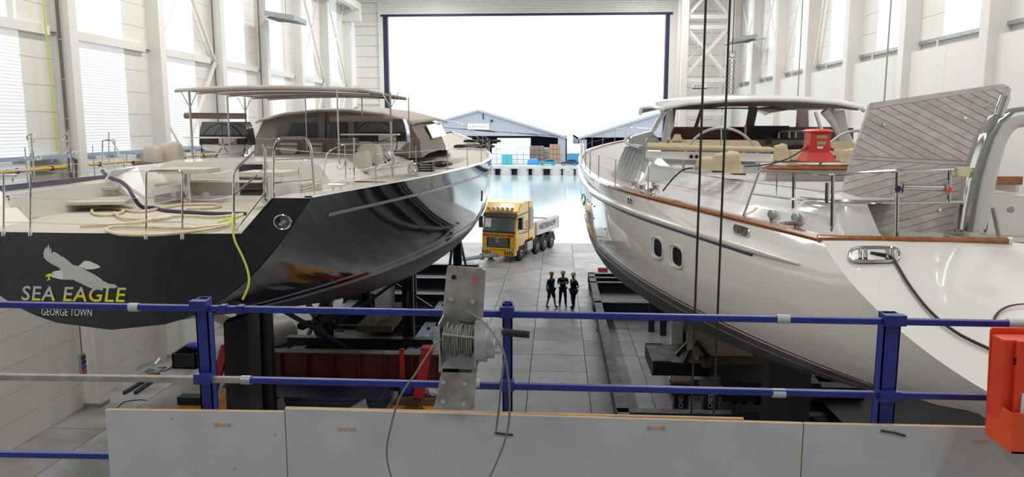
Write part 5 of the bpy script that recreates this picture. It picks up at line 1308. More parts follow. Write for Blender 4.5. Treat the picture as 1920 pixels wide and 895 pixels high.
# ------------------------------------------------------------------ three men in helmets
mat('skin', (0.36, 0.20, 0.13), 0.6); mat('cloth_navy', (0.02, 0.022, 0.06), 0.85); mat('cloth_black', (0.012, 0.012, 0.014), 0.85)
mat('cloth_grey', (0.04, 0.042, 0.05), 0.85); mat('helmet_yellow', (0.75, 0.42, 0.05), 0.35); mat('helmet_lime', (0.55, 0.70, 0.05), 0.35); mat('helmet_green', (0.35, 0.55, 0.12), 0.35)
mat('boot', (0.015, 0.013, 0.012), 0.6); mat('hair', (0.03, 0.02, 0.015), 0.8)
def skin_obj(nm, m, parent, verts, edges, radii, root=0, sub=2):
    me = bpy.data.meshes.new(nm); bm = bmesh.new(); ly = bm.verts.layers.skin.verify()
    vs = []
    for i, (p, r) in enumerate(zip(verts, radii)):
        v = bm.verts.new(p); v[ly].radius = (r, r) if not isinstance(r, tuple) else r; v[ly].use_root = (i == root); vs.append(v)
    for a, b in edges: bm.edges.new((vs[a], vs[b]))
    bm.to_mesh(me); bm.free()
    o = link(nm, me, m, parent); md = o.modifiers.new('skin', 'SKIN'); md.use_smooth_shade = True
    sb = o.modifiers.new('smooth', 'SUBSURF'); sb.levels = sub; sb.render_levels = sub; return o
def person(px, py, yaw, label, shirt, legs, helmet, pose, shorts=False, stride=.0):
    b = PZ(px, py, 0); R_ = thing('person', label, 'person', b)
    F_ = V((math.sin(yaw), -math.cos(yaw), 0)); S_2 = V((math.cos(yaw), math.sin(yaw), 0))   # facing dir, left-hand side dir
    g = lambda f, s, z: b + F_ * f + S_2 * s + V((0, 0, z))
    V_ = [g(0, 0, .96), g(.0, 0, 1.12), g(.01, 0, 1.32), g(.0, 0, 1.47), g(.01, 0, 1.55), g(.03, 0, 1.63), g(.03, 0, 1.76)]
    r = [.15, .145, .165, .10, .055, .085, .08]; E = [(0, 1), (1, 2), (2, 3), (3, 4), (4, 5), (5, 6)]
    legi = []
    for sd in (1, -1):
        n = len(V_); f = stride * sd
        V_ += [g(0, sd * .10, .90), g(.03 + f * .5, sd * .13, .50), g(-.0 + f, sd * .15, .10), g(.02 + f, sd * .15, .055), g(.17 + f, sd * .17, .045)]; r += [.095, .062, .045, .045, .035]
        E += [(0, n), (n, n + 1), (n + 1, n + 2), (n + 2, n + 3), (n + 3, n + 4)]; legi.append(n)
    armi = []
    for sd in (1, -1):
        n = len(V_); sh = g(0, sd * .19, 1.44); el, wr, hd = pose(g, sd); V_ += [sh, el, wr, hd]; r += [.06, .045, .033, .036]; E += [(3, n), (n, n + 1), (n + 1, n + 2), (n + 2, n + 3)]; armi.append(n)
        hdir = (hd - wr).normalized(); up_ = hdir.cross(F_); up_ = up_.normalized() if up_.length > .1 else V((0, 0, 1))
        for k in range(4):
            m0 = len(V_); base = hd + up_ * (.018 * (k - 1.5)); V_ += [base + hdir * .035, base + hdir * (.065 + .012 * (k in (1, 2))) + F_ * .012]; r += [.009, .008]; E += [(n + 3, m0), (m0, m0 + 1)]
        m0 = len(V_); V_ += [wr.lerp(hd, .6) + up_ * .035 + F_ * .01, wr.lerp(hd, .9) + up_ * .05 + F_ * .025]; r += [.011, .009]; E += [(n + 3, m0), (m0, m0 + 1)]
    skin_obj('body', 'skin', R_, V_, E, r)
    # nose and ears
    MB().ball(g(.115, 0, 1.655), .018, 8, 6).build('nose', 'skin', R_, smooth=True)
    for sd in (1, -1):
        MB().ball(g(.03, sd * .088, 1.665), .025, 8, 6, (.6, .6, 1)).build('ear', 'skin', R_, smooth=True)
        MB().ball(g(.107, sd * .032, 1.69), .011, 6, 5).build('eye', 'black', R_)
    MB().ball(g(.105, 0, 1.61), .02, 8, 5, (1, 1, .3)).build('mouth', 'truck_red', R_)
    skin_obj('hair', 'hair', R_, [g(-.02, 0, 1.68), g(.0, 0, 1.76)], [(0, 1)], [.088, .085])
    # clothes
    a1, a2 = armi
    skin_obj('shirt', shirt, R_, [V_[0] + V((0, 0, -.02)), V_[1], V_[2], V_[3], V_[a1], V_[a1].lerp(V_[a1 + 1], .75), V_[a2], V_[a2].lerp(V_[a2 + 1], .75)], [(0, 1), (1, 2), (2, 3), (3, 4), (4, 5), (3, 6), (6, 7)], [.172, .165, .185, .115, .078, .066, .078, .066])
    l1, l2 = legi; end = .85 if shorts else 1.75
    vs = [V_[0]]; ed = []; rr = [.165]
    for n in (l1, l2):
        k = len(vs)
        vs += [V_[n], V_[n + 1]] if not shorts else [V_[n], V_[n].lerp(V_[n + 1], 1.05)]; rr += [.11, .078 if not shorts else .09]; ed += [(0, k), (k, k + 1)]
        if not shorts: vs.append(V_[n + 2] + V((0, 0, .02))); rr.append(.062); ed.append((k + 1, k + 2))
    skin_obj('shorts' if shorts else 'trousers', legs, R_, vs, ed, rr)
    for n in (l1, l2): skin_obj('shoe', 'boot', R_, [V_[n + 2] + V((0, 0, .03)), V_[n + 3], V_[n + 4]], [(0, 1), (1, 2)], [.058, .055, .045])
    hp_ = [(.135, .0), (.128, .05), (.105, .10), (.06, .135), (0, .145)]
    ho = MB().lathe(hp_, g(.02, 0, 1.74), (0, 0, 1), 18).build('helmet', helmet, R_, smooth=True)
    MB().lathe([(.10, .0), (.15, .004), (.15, .014), (.10, .02)], g(.045, 0, 1.735), (0, 0, 1), 18).build('helmet_brim', helmet, ho, smooth=True)
p_side = lambda g, sd: (g(-.06, sd * .26, 1.17), g(.02 if sd > 0 else -.1, sd * .20, .95), g(.06 if sd > 0 else -.12, sd * .17, .88))
p_fold = lambda g, sd: (g(.03, sd * .27, 1.20), g(.23, sd * .05, 1.22 if sd > 0 else 1.28), g(.25, -sd * .04, 1.25 if sd > 0 else 1.32))
p_hip = lambda g, sd: (g(-.12, sd * .27, 1.18), g(.0, sd * .20, 1.0), g(.05, sd * .16, .96))
person(1033, 577, .9, 'man in navy shirt, dark shorts and orange helmet listening to the others', 'cloth_navy', 'cloth_grey', 'helmet_yellow', p_side, True, .16)
person(1055, 575, .15, 'man in black clothes and lime helmet holding his arms folded', 'cloth_black', 'cloth_black', 'helmet_lime', p_fold, False, .05)
person(1075, 579, -1.0, 'man in black work clothes and green helmet with hands at his hips', 'cloth_black', 'cloth_navy', 'helmet_green', p_hip, False, .08)
# ------------------------------------------------------------------ cradles under the yachts
mat('cradle_dark', (0.014, 0.015, 0.02), 0.45, 0.2, var=0.3, vscale=3)
mat('cradle_navy', (0.018, 0.024, 0.055), 0.45, var=0.3, vscale=3)
mat('cradle_blue', (0.34, 0.43, 0.55), 0.5, var=0.35, vscale=2.5)
mat('maroon_beam', (0.13, 0.022, 0.02), 0.5, var=0.3, vscale=2)
mat('beam_red', (0.50, 0.02, 0.025), 0.45, var=0.2, vscale=3)
mat('orange_plate', (0.72, 0.33, 0.03), 0.5, var=0.25, vscale=3)
mat('rust_chain', (0.12, 0.06, 0.03), 0.7)
mat('timber', (0.55, 0.46, 0.33), 0.7, var=0.3, vscale=4, stretch=(.4, 2, 2))
mat('timber_dark', (0.16, 0.11, 0.07), 0.8, var=0.3, vscale=4)
mat('slab_top', (0.25, 0.25, 0.24), 0.7, var=0.5, vscale=3)
mat('hebo_white', (0.42, 0.43, 0.45), 0.6)
mat('bag_blue', (0.03, 0.06, 0.42), 0.35); mat('bag_white', (0.62, 0.66, 0.75), 0.35)
mat('paper_roll', (0.62, 0.58, 0.52), 0.7, var=0.12, vscale=3)
def ibeam(p, q, w_, h_, nm, m, par, top=None):
    p, q = V(p), V(q); t = (q - p).normalized(); u = V((0, 0, 1)); a = t.cross(u).normalized(); mb = MB()
    tf = .045
    mb.obox((p + q) / 2 + u * (h_ / 2 - tf / 2), a * (w_ / 2), u * (tf / 2), (q - p) / 2)
    mb.obox((p + q) / 2 - u * (h_ / 2 - tf / 2), a * (w_ / 2), u * (tf / 2), (q - p) / 2)
    mb.obox((p + q) / 2, a * .03, u * (h_ / 2 - tf), (q - p) / 2)
    o = mb.build(nm, m, par)
    if top: MB().obox((p + q) / 2 + u * (h_ / 2 + .004), a * (w_ / 2 - .002), u * .004, (q - p) / 2).build('top_flange', top, o)
    return o
def stand(par, x, y, ztop, m='cradle_dark', lettered=True, braced=True, z0=.05):
    s = .17
    for dx in (-s, s): MB().box(x + dx - .05, x + dx + .05, y - .14, y + .14, z0, ztop).build('stand_post', m, par)
    MB().box(x - s, x + s, y + .05, y + .08, z0, ztop).build('stand_web', m, par)
    MB().box(x - .3, x + .3, y - .25, y + .25, ztop, ztop + .1).build('stand_head', 'timber_dark', par)
    if lettered: text_on('HEBO', 'stand_lettering', 'hebo_white', par, (x, y + .045, z0 + (ztop - z0) * .55), (0, 0, -1), (1, 0, 0), .62, .15, offset=.015)
LC = thing('steel_cradle', 'steel cradle with pale blue and dark beams under the dark yacht', 'cradle', (-7.6, 33, 0))
for (x, nm) in ((-5.4, 'side_beam'), (-9.85, 'side_beam')): ibeam((x, 26.0, .4), (x, 47.5, .4), .5, .7, nm, 'cradle_blue', LC)
for y in (28.6, 32.5, 36.5, 40.5, 44.5): ibeam((-10.4, y, .85), (-4.7, y, .85), .4, .5, 'cross_beam', 'cradle_dark', LC)
for k in range(7):
    p = V((-5.4, 27 + k * 1.4, .77)); MB().lathe([(.07, 0), (.07, .07)], p + V((.1, 0, 0)), (0, 0, 1), 8).build('beam_bolt', 'black', LC)
for (x, y, z) in ((-5.75, 29.2, 4.25), (-9.0, 29.2, 4.3), (-5.2, 40.0, 4.5), (-9.3, 40, 4.5), (-6.35, 33, 4.45), (-8.4, 33, 4.45), (-8.6, 21.8, 4.35), (-6.5, 21.8, 3.6)):
    zb = LH.pt(LH.t_of(y), LH.u_at(LH.t_of(y), 5.2))[2]
    t = LH.t_of(y); bb = abs(x - X0); u = 1.0
    for i in range(200):
        if LH.pt(t, 1 - i / 200)[0] >= bb: u = 1 - i / 200; break
    zt = LH.pt(t, u)[2] - .12
    if (x, y) == (-6.5, 21.8): continue
    stand(LC, x, y, zt, lettered=(y in (29.2, 33)))
for (p, q) in (((-8.6, 22.1, 4.0), (-7.4, 27.5, .8)), ((-5.3, 39.8, 4.2), (-5.3, 36.6, 1.1)), ((-5.3, 44.4, 1.1), (-5.2, 40.2, 3.8)), ((-9.3, 33, 3.8), (-9.8, 29, .8)), ((-5.9, 29.4, 3.4), (-8.9, 29.4, 1.2)), ((-8.9, 33.2, 3.4), (-5.5, 33.2, 1.2))):
    MB().bar(p, q, .12, .12).build('brace', 'cradle_navy', LC)
for x in (-9.3, -8.9): MB().bar((x, 21.9, .1), (x, 21.9, 4.6), .16, .16).build('stern_post', 'cradle_dark', LC)
MB().box(-9.6, -6.4, 21.2, 22.4, 4.55, 4.9).build('stern_bunk', 'bottom_black', LC) if False else None
# dark bed, ribs and wheels added between the side beams to darken this area
MB().box(-9.5, -5.75, 26.2, 46.5, .30, .62).build('dark_fill_bed', 'cradle_dark', LC)
for k in range(9): MB().box(-9.6, -5.7, 27.2 + k * 2.2, 27.5 + k * 2.2, .62, .74).build('dark_fill_rib', 'cradle_navy', LC)
for k in range(6):
    for x in (-9.1, -6.1): MB().lathe([(.30, -.2), (.34, -.12), (.34, .12), (.30, .2)], (x, 28 + k * 3.2, .34), (1, 0, 0), 14).build('dark_fill_wheel', 'rubber', LC)
LT = thing('platform_trailer', 'low dark navy platform trailer on the floor before the maroon girder', 'trailer', (-7.3, 23.3, 0))
MB().box(-9.4, -5.35, 22.6, 24.5, .28, .85).build('trailer_bed', 'cradle_navy', LT, bevel=.03)
for x in (-8.9, -7.9, -6.7, -5.8): MB().lathe([(.24, -.14), (.28, -.1), (.28, .1), (.24, .14)], (x, 22.9, .28), (0, 1, 0), 16).build('trailer_wheel', 'rubber', LT)
for x in (-8.6, -6.0): MB().obox(V((x, 22.5, .55)), V((.22, 0, .12)), V((0, .12, 0)), V((-.06, 0, .18))).build('valve_block', 'grey_metal', LT)
MB().tube([V((-9.3, 22.55, .7)), V((-5.5, 22.55, .7))], .03, 6).build('trailer_pipe', 'dark_metal', LT)
# keel bunk
MB().box(-7.9, -6.5, 29.5, 33.6, 1.05, 1.32).build('keel_bunk', 'timber_dark', LC)
# maroon transverse beam on its trestles
MBm = thing('maroon_girder', 'dark maroon transverse girder with red uprights and orange feet behind the rudder', 'girder', (-7.7, 25, 0))
ibeam((-11.3, 24.9, 1.0), (-3.7, 24.9, 1.0), .45, 1.28, 'girder_beam', 'maroon_beam', MBm, 'slab_top')
for k in range(9): MB().box(-11.1 + k * .9, -11.05 + k * .9, 24.7, 25.1, .4, 1.6).build('stiffener', 'maroon_beam', MBm)
for x in (-10.35, -5.1): MB().box(x - .08, x + .08, 24.62, 24.7, .35, 1.85).build('lug_plate', 'beam_red', MBm)
MB().bar(P(800, 655, 23.9), P(785, 745, 23.9), .32, .2, up=(0, 1, 0)).build('upright', 'beam_red', MBm); MB().box(P(791, 652, 23.9).x, P(812, 652, 23.9).x, 23.7, 24.1, P(800, 662, 23.9).z, P(800, 650, 23.9).z).build('upright_head', 'beam_red', MBm)
MB().bar(P(424, 648, 24.2), P(398, 738, 23.9), .26, .2, up=(0, 1, 0)).build('upright', 'beam_red', MBm)
for (a, b) in ((340, 470), (738, 835)):
    x0, x1 = PZ(a, 768, .0).x, PZ(b, 768, .0).x
    MB().box(x0, x1, 23.2, 24.7, .0, .16).build('foot_plate', 'orange_plate', MBm)
MB().box(PZ(345, 760, 0).x, PZ(405, 760, 0).x, 23.5, 23.9, .16, .42).build('foot_block', 'cradle_dark', MBm)
MB().box(PZ(752, 752, 0).x, PZ(822, 752, 0).x, 23.9, 24.5, .16, .38).build('foot_block', 'timber_dark', MBm)
ch = thing('lashing_chain', 'rusty lashing chain heaped on the orange foot plate', 'chain', P(775, 758, 23.4))
for k in range(26):
    a = k * .55; c = P(775, 757, 23.4) + V((.28 * math.cos(a) * (1 - k / 60), .25 * math.sin(a), -.02 + .003 * k)); c.z = .24 + .0035 * k
    d = V((-math.sin(a), math.cos(a), .1 * (k % 2))).normalized(); MB().tube(arc(c, .06, 0, 2 * math.pi, d, V((0, 0, 1)) if k % 2 else d.cross(V((0, 0, 1))), 10)[:-1], .016, 5, closed=True).build('link', 'rust_chain', ch)
for (px, py, m, s, lab) in ((762, 725, 'bag_blue', .22, 'crumpled blue bag lying beside the red upright'), (813, 722, 'bag_white', .2, 'crumpled white and blue bag leaning by the red upright')):
    c = P(px, py, 24.25); c.z = .55; mb = MB().ball(c, s, 10, 7, (1.3, .6, 1))
    random.seed(px); mb.v = [(x + random.uniform(-.06, .06), y + random.uniform(-.04, .04), max(.39, z + random.uniform(-.06, .06))) for x, y, z in mb.v]
    one(mb, 'plastic_bag', lab, 'bag', m)
# right cradle
RC = thing('steel_cradle', 'dark steel cradle with lettered stands and grey blocks under the white yacht', 'cradle', (5, 33, 0))
ibeam((2.0, 21.5, .62), (2.0, 43.6, .62), .36, .5, 'side_beam', 'cradle_navy', RC, 'slab_top')
ibeam((7.6, 21.5, .62), (7.6, 43.6, .62), .36, .5, 'side_beam', 'cradle_navy', RC)
for y in (43.4, 42.2, 40.9, 36.2, 22.0): ibeam((1.8, y, .62), (8.2, y, .62), .34, .5, 'cross_beam', 'cradle_navy', RC, 'slab_top')
MB().box(2.2, 7.4, 41.2, 43.2, .38, .42).build('deck_pan', 'black', RC); MB().box(2.2, 7.4, 36.4, 40.7, .38, .42).build('deck_pan', 'black', RC)
for y in (43.3, 41.5, 38.5, 34): MB().box(1.84, 2.16, y - .1, y + .1, 0, .4).build('leg', 'cradle_navy', RC)
for (x, y) in ((4.3, 34.2), (4.75, 33.6)): MB().box(x - .13, x + .13, y - .13, y + .13, 0, 3.9 if False else 1.9).build('trestle_leg', 'cradle_navy', RC)
MB().box(4.0, 7.6, 33.4, 34.4, 1.9, 2.15).build('trestle_top', 'cradle_navy', RC)
a, b = P(1215, 662, 26.2), P(1340, 662, 26.2)
pl = MB().box(3.2, 7.6, 24.9, 27.0, 1.0, 1.45).build('grey_block', 'cradle_dark', RC); MB().box(3.2, 7.6, 24.9, 27.0, 1.45, 1.475).build('block_top', 'slab_top', pl)
for (x, y) in ((3.2, 24.88), (3.2, 26.98)): MB().bar((x, y, 1.1), (x, y, 1.5), .03, .03).build('block_edge', 'galv', pl); MB().bar((x, y, 1.49), (x + .6, y, 1.49), .03, .03).build('block_edge', 'black', pl)
MB().box(4.15, 4.55, 27.2, 27.6, .0, 3.2).build('white_prop', 'wall_smooth', RC)
MB().prism([P(1312, 684, 25.2), P(1412, 684, 25.2), P(1412, 664, 25.2), P(1313, 620, 25.2)], (0, 1.4, 0)).build('timber_chock', 'timber', RC)
MB().prism([P(1300, 668, 25.1), P(1312, 684, 25.1), P(1313, 620, 25.1), P(1302, 626, 25.1)], (0, 1.2, 0)).build('timber_chock', 'timber', RC)
MB().prism([P(1460, 683, 22.6), P(1474, 704, 22.6), P(1530, 706, 22.6)], (0, 1.0, 0)).build('timber_wedge', 'timber', RC)
MB().box(P(1310, 690, 25).x, P(1480, 690, 25).x, 24.3, 26.9, 1.48, 1.62).build('chock_base', 'timber_dark', RC)
for (pa, pb) in (((1294, 640), (1268, 668)), ((1305, 640), (1330, 672)), ((1300, 645), (1281, 688))): MB().bar(P(pa[0], pa[1], 25.0), P(pb[0], pb[1], 24.9), .14, .1, up=(0, 1, 0)).build('prop_strut', 'cradle_dark', RC)
MB().bar(P(1293, 655, 24.98), P(1293, 618, 24.98), .2, .16, up=(0, 1, 0)).build('prop_head', 'timber', RC)
MB().box(5.0, 7.9, 22.6, 24.6, 1.0, 1.6).build('stand_bed', 'cradle_dark', RC)
for (px, d_) in ((1277, 23.0), (1332, 22.6), (1386, 23.4), (1448, 22.4), (1510, 23.0)):
    p = P(px, 720, d_); stand(RC, p.x, d_, 1.45, 'cradle_navy', lettered=False, z0=0)
    text_on('HEBO', 'stand_lettering', 'hebo_white', RC, P(px, 748, d_ - .15), (0, 0, -1), (1, 0, 0), .62, .14, offset=.02)
for (px0, px1, d_) in ((1345, 1382, 24.2), (1458, 1505, 24.2)): MB().box(P(px0, 720, d_).x, P(px1, 720, d_).x, d_, d_ + .5, 0, 1.35).build('concrete_block', 'concrete_c', RC)
ibeam((3.5, 22.9, 1.3), (9.2, 22.9, 1.3), .5, .34, 'bed_beam', 'cradle_dark', RC)
for y in (18.5, 21.2, 29.5, 31, 37.5): 
    t = RH.t_of(y); z = RH.K(t) - .1
    MB().box(RH.cx(y) - .5, RH.cx(y) + .5, y - .3, y + .3, .0, max(.3, z - .05) if y < 20 else 1.3).build('keel_block', 'cradle_dark', RC)
MB().box(5.2, 9.2, 28.2, 30.5, 0.0, 3.3).build('dark_fill_block', 'cradle_dark', RC)  # dark block added to fill in the deep shadow behind the stands
MB().box(6.3, 11.4, 23.9, 24.6, 0.0, 1.5).build('dark_fill_wall', 'cradle_dark', RC)  # added to darken the floor under the white yacht
MB().box(7.9, 12.0, 20.2, 23.6, 0.0, 1.1).build('dark_fill_platform', 'cradle_dark', RC)  # dark box added where the open floor came out too bright
# bottle jacks / warning lamp boxes at the far ends
for (px, py, lab) in ((889, 498, 'small red and white marker box beside the tow bar'), (1130, 505, 'small red and white marker box under the white yacht bow')):
    c = PZ(px, py + 4, 0); o = thing('marker_box', lab, 'box', c)
    MB().box(c.x - .3, c.x + .3, c.y - .2, c.y + .2, 0, .22).build('box_body', 'beam_red', o); MB().box(c.x - .3, c.x + .3, c.y - .2, c.y + .2, .22, .3).build('box_lid', 'sign_white', o)

# ------------------------------------------------------------------ things along the left wall
c = PX(152, 683, -14.97); sb = thing('socket_box', 'grey electrical socket box fixed to the wall column', 'socket box', c)
MB().box(-14.98, -14.88, c.y - .12, c.y + .12, c.z - .36, c.z + .34).build('housing', 'galv', sb, bevel=.01)
for (dz, m) in ((.22, 'window_dark'), (.07, 'window_dark'), (-.09, 'bag_blue'), (-.24, 'red_cap')):
    for dy in (-.05, .05): MB().lathe([(.045, 0), (.045, .03)], (-14.88, c.y + dy, c.z + dz), (1, 0, 0), 10).build('socket', m, sb)
one(MB().tube([V((-14.93, c.y + .02, c.z + .34)), V((-14.93, c.y + .02, 6.0))], .02, 6), 'wall_cable', 'thin cable running up the column from the socket box', 'cable', 'cable_grey')
tr1 = thing('cable_tray', 'pale blue perforated cable tray along the panelled wall', 'cable tray', (-15.2, 21, 8.2))
for (y0, y1) in ((16, 23.3), (24.2, 28.9), (29.7, 34.4)):
    MB().box(-15.45, -15.1, y0, y1, 8.2, 8.24).build('tray_base', 'blue_tray', tr1); MB().box(-15.11, -15.09, y0, y1, 8.2, 8.32).build('tray_side', 'blue_tray', tr1)
    for k in range(int((y1 - y0) / 1.2)): MB().box(-15.45, -15.1, y0 + .4 + k * 1.2, y0 + .46 + k * 1.2, 8.1, 8.2).build('tray_bracket', 'galv', tr1)
yp = thing('gas_pipe', 'yellow gas pipe with clamps below the cable tray', 'pipe', (-15.25, 21, 7.9))
MB().tube([V((-15.2, 15, 7.92)), V((-15.2, 23.2, 7.92))], .06, 10).build('pipe_run', 'yellow_pipe', yp, smooth=True); MB().tube([V((-15.2, 24.4, 7.92)), V((-15.2, 34, 7.92))], .045, 10).build('pipe_run', 'yellow_pipe', yp, smooth=True)
for y in (18, 19.5, 21, 22.5, 25, 27, 29): MB().lathe([(.085, -.02), (.085, .02)], (-15.2, y, 7.92), (0, 1, 0), 12).build('pipe_clamp', 'dark_metal', yp)
for (px, y, cl, r_, lab) in ((134, 23.3, 'cable_grey', .05, 'dark conduit running down beside the wall column'),):
    cd = thing('conduit', lab, 'conduit', (-15.2, 23.45, 7.6)); MB().tube([V((-15.25, 23.5, 6)), V((-15.25, 23.5, 19.95))], r_, 8).build('conduit_pipe', cl, cd, smooth=True)
    for k in range(10): MB().lathe([(.07, -.02), (.07, .02)], (-15.25, 23.5, 7 + k * 1.2), (0, 0, 1), 8).build('conduit_clip', 'galv', cd)
    MB().tube(fillet([V((-15.25, 23.62, 6.2)), V((-15.1, 23.62, 8.1)), V((-15.1, 23.45, 8.15))], .1), .05, 8).build('conduit_bend', cl, cd)
one(MB().tube(bez([V((-15.3, 22.9, 19.95)), V((-15.25, 22.85, 14)), V((-15.22, 22.9, 8.3))], 6), .022, 6), 'earth_cable', 'yellow green earth cable hanging down the panelled wall', 'cable', 'yellow_green')
for (y0, lab) in ((39.95, 'thin conduit on the column below the heater'), (34.5, 'thin conduit on the column behind the awning')):
    one(MB().tube([V((-15.3, y0, 6)), V((-15.3, y0, 19.95))], .03, 6), 'conduit', lab, 'conduit', 'cable_grey')
# radiant heaters and a hoist
def heater(c, lab, sx):
    h = thing('radiant_heater', lab, 'heater', c)
    MB().obox(c, V((.75 * sx, .0, -.12)), V((0, 1.0, 0)), V((.02, 0, .10))).build('hood', 'galv', h)
    for k in range(4): MB().obox(c + V((sx * (-.55 + .37 * k), 0, -.12 - .06 * (k - 1.5) * .3)), V((.14, 0, 0)), V((0, .9, 0)), V((0, 0, .02))).build('burner', 'dark_metal', h)
    for y in (-.95, 0, .95): MB().bar(c + V((-.75 * sx, y, -.0)), c + V((.75 * sx, y, -.26)), .05, .05).build('frame_bar', 'galv', h)
    MB().tube([c + V((-sx * .9, .9, 0)), c + V((-sx * 1.9, .9, .2))], .03, 6).build('wall_bracket', 'galv', h)
    MB().tube([c + V((.0, 0, .1)), c + V((0, 0, 5))], .015, 6).build('hanger', 'cable_grey', h)
heater(P(536, 33, 40.0), 'radiant heater hung on the panelled wall above the dark yacht', 1)
heater(P(1389, 74, 49.5), 'radiant heater hung beside the lattice tower above the white yacht', -1)
c0 = P(1373, 102, 48); hc = thing('chain_hoist', 'hanging hoist hook with a bundle of hand chains near the tower', 'hoist', c0)
MB().tube([c0, V((c0.x, 48, 19.95))], .03, 6).build('hoist_rope', 'black', hc); MB().tube(arc(c0, .2, 0, 2 * math.pi, (1, 0, 0), (0, 0, 1), 14)[:-1], .05, 6, closed=True).build('hook_ring', 'grey_metal', hc)
for k in range(20):
    for dx in (-.12, .12):
        cc = V((c0.x + dx, 48, c0.z - .35 - k * .13)); MB().tube(arc(cc, .07, 0, 2 * math.pi, (1, 0, 0) if k % 2 else (0, 1, 0), (0, 0, 1), 8)[:-1], .02, 4, closed=True).build('chain_link', 'cable_grey', hc)
for (px, y, lab) in ((1313, 9.6, 'black crane rope hanging left of its twin before the white hull'), (1357, 9.6, 'black crane rope hanging nearer the red pillar before the white hull')):
    p = P(px, 300, y); o = one(MB().tube([V((p.x, y, 4.6)), V((p.x, y, 19.95))], .0145, 8), 'crane_rope', lab, 'rope', 'black', smooth=True)
for (px, y, lab) in ((1500, 42.0, 'thin dark pipe on the window wall behind the deckhouse roof'), (1664, 33.0, 'thin dark pipe on the window wall above the teak hatch')):
    p = PX(px, 100, 12.25); o = one(MB().tube([V((12.25, p.y, 5)), V((12.25, p.y, 19.95))], .03, 6), 'wall_conduit', lab, 'pipe', 'grey_metal', group='pipes on the window side wall')
# clutter on the floor at the left
cr = thing('crate_bin', 'open black plastic crate on the floor by the wall column', 'crate', (-13.6, 27.9, 0))
x0, x1 = PZ(326, 690, 0).x, PZ(372, 690, 0).x
for (a, b, c_, d_) in ((x0, x1, 27.7, 27.76), (x0, x1, 29.1, 29.16), (x0, x0 + .06, 27.7, 29.16), (x1 - .06, x1, 27.7, 29.16)): MB().box(a, b, c_, d_, 0, .58).build('crate_side', 'black', cr)
MB().box(x0, x1, 27.7, 29.16, 0, .05).build('crate_bottom', 'black', cr); MB().tube([V((x0, 27.7, .58)), V((x0, 29.16, .62))], .03, 6).build('crate_rim', 'galv', cr)
sh = thing('paper_roll', 'large curled sheet of brown paper leaning behind the black crate', 'paper', (-13.5, 30.2, 0))
rows = [[V((-14.7 + 2.6 * math.sin(a) * .9 + .4 * i, 29.4 + .55 * i + .3 * math.cos(a), 1.75 * (1 - i / 4) * (.4 + .6 * math.cos(a * .8)) + .02)) for a in [k * .18 for k in range(9)]] for i in range(5)]
MB().grid(rows).build('sheet', 'paper_roll', sh, smooth=True, thick=.01)
MB().tube([V((-12.4, 29.6, .48)), V((-11.3, 31.5, .48))], .46, 18, caps=False).build('roll', 'paper_roll', sh, smooth=True)
c = V((x1 - .35, 28.4, .70)); one(MB().ball(c, .28, 10, 6, (1.2, .7, .5)), 'plastic_bag', 'bright blue plastic bag lying in the open black crate', 'bag', 'bag_blue')
tb = thing('tool_case', 'small open metal tool case standing on a wooden box by the wall', 'tool case', PZ(250, 726, 0))
p = PZ(247, 727, 0) + V((.25, .7, 0)); MB().box(p.x - .05, p.x + .25, p.y, p.y + .35, 0, .3).build('wood_box', 'orange_plate', tb); MB().box(p.x - .15, p.x + .35, p.y, p.y + .3, .3, .36).build('case_base', 'grey_metal', tb)
MB().obox(V((p.x - .12, p.y + .2, .55)), V((.32, .1, .12)), V((-.02, .2, .05)), V((-.03, 0, .015))).build('case_lid', 'galv', tb)
for (a, b, lab) in (((233, 737), (268, 716), 'dark steel bar lying near the tool case'), ((254, 737), (284, 716), 'dark blue square bar lying next to the steel bar')):
    p, q = PZ(*a, .06), PZ(*b, .06); one(MB().bar(p, q, .12, .1), 'steel_bar', lab, 'bar', 'cradle_navy' if a[0] > 240 else 'dark_metal')
one(MB().tube([PZ(*q, .015) for q in ((220, 765), (232, 754), (250, 751), (265, 750), (274, 751))], .015, 6), 'floor_cable', 'short black cable with a plug lying on the floor', 'cable', 'rubber')
one(MB().tube(bez([PZ(*q, .015) for q in ((325, 682), (318, 692), (300, 697), (285, 699), (300, 694), (312, 689), (296, 690))], 4), .015, 6), 'floor_cable', 'tangled cable on the floor beside the black crate', 'cable', 'rubber')

# ------------------------------------------------------------------ loose hoses on the dark yacht's aft deck
def dpt(px, py, h=.03): return PZ(px, py, DK + h)
hs = [[(172, 392), (190, 388), (215, 390), (232, 395), (215, 402), (185, 403), (172, 397), (180, 391), (215, 391), (260, 397), (290, 393), (340, 384), (400, 383), (413, 386), (395, 390), (350, 391)],
      [(150, 424), (200, 422), (250, 418), (290, 411), (320, 406), (360, 405), (400, 407), (440, 404), (455, 402)],
      [(430, 423), (380, 432), (300, 440), (230, 440), (202, 433), (205, 427), (240, 425), (300, 427), (360, 428), (410, 423)],
      [(215, 399), (225, 407), (250, 411), (290, 411), (320, 407)]]
labs = ['yellow hose wrapped in film coiled by the cockpit steps', 'yellow hose wrapped in film running across the middle of the aft deck', 'yellow hose wrapped in film looped along the stern edge', 'short bight of yellow wrapped hose between the longer coils']
for q, lb_ in zip(hs, labs): one(MB().tube(bez([dpt(x, y, .035 + .004 * labs.index(lb_)) for x, y in q], 6), .027, 8), 'wrapped_hose', lb_, 'hose', 'hose_yellow', smooth=True)
bh = [P(192, 321, 16.9), P(205, 333, 16.4), P(225, 340, 15.9), P(240, 352, 15.4), P(252, 372, 15.0), dpt(266, 388, .05), dpt(290, 390), dpt(308, 395), dpt(345, 398), dpt(400, 401), dpt(425, 401), dpt(462, 401)]
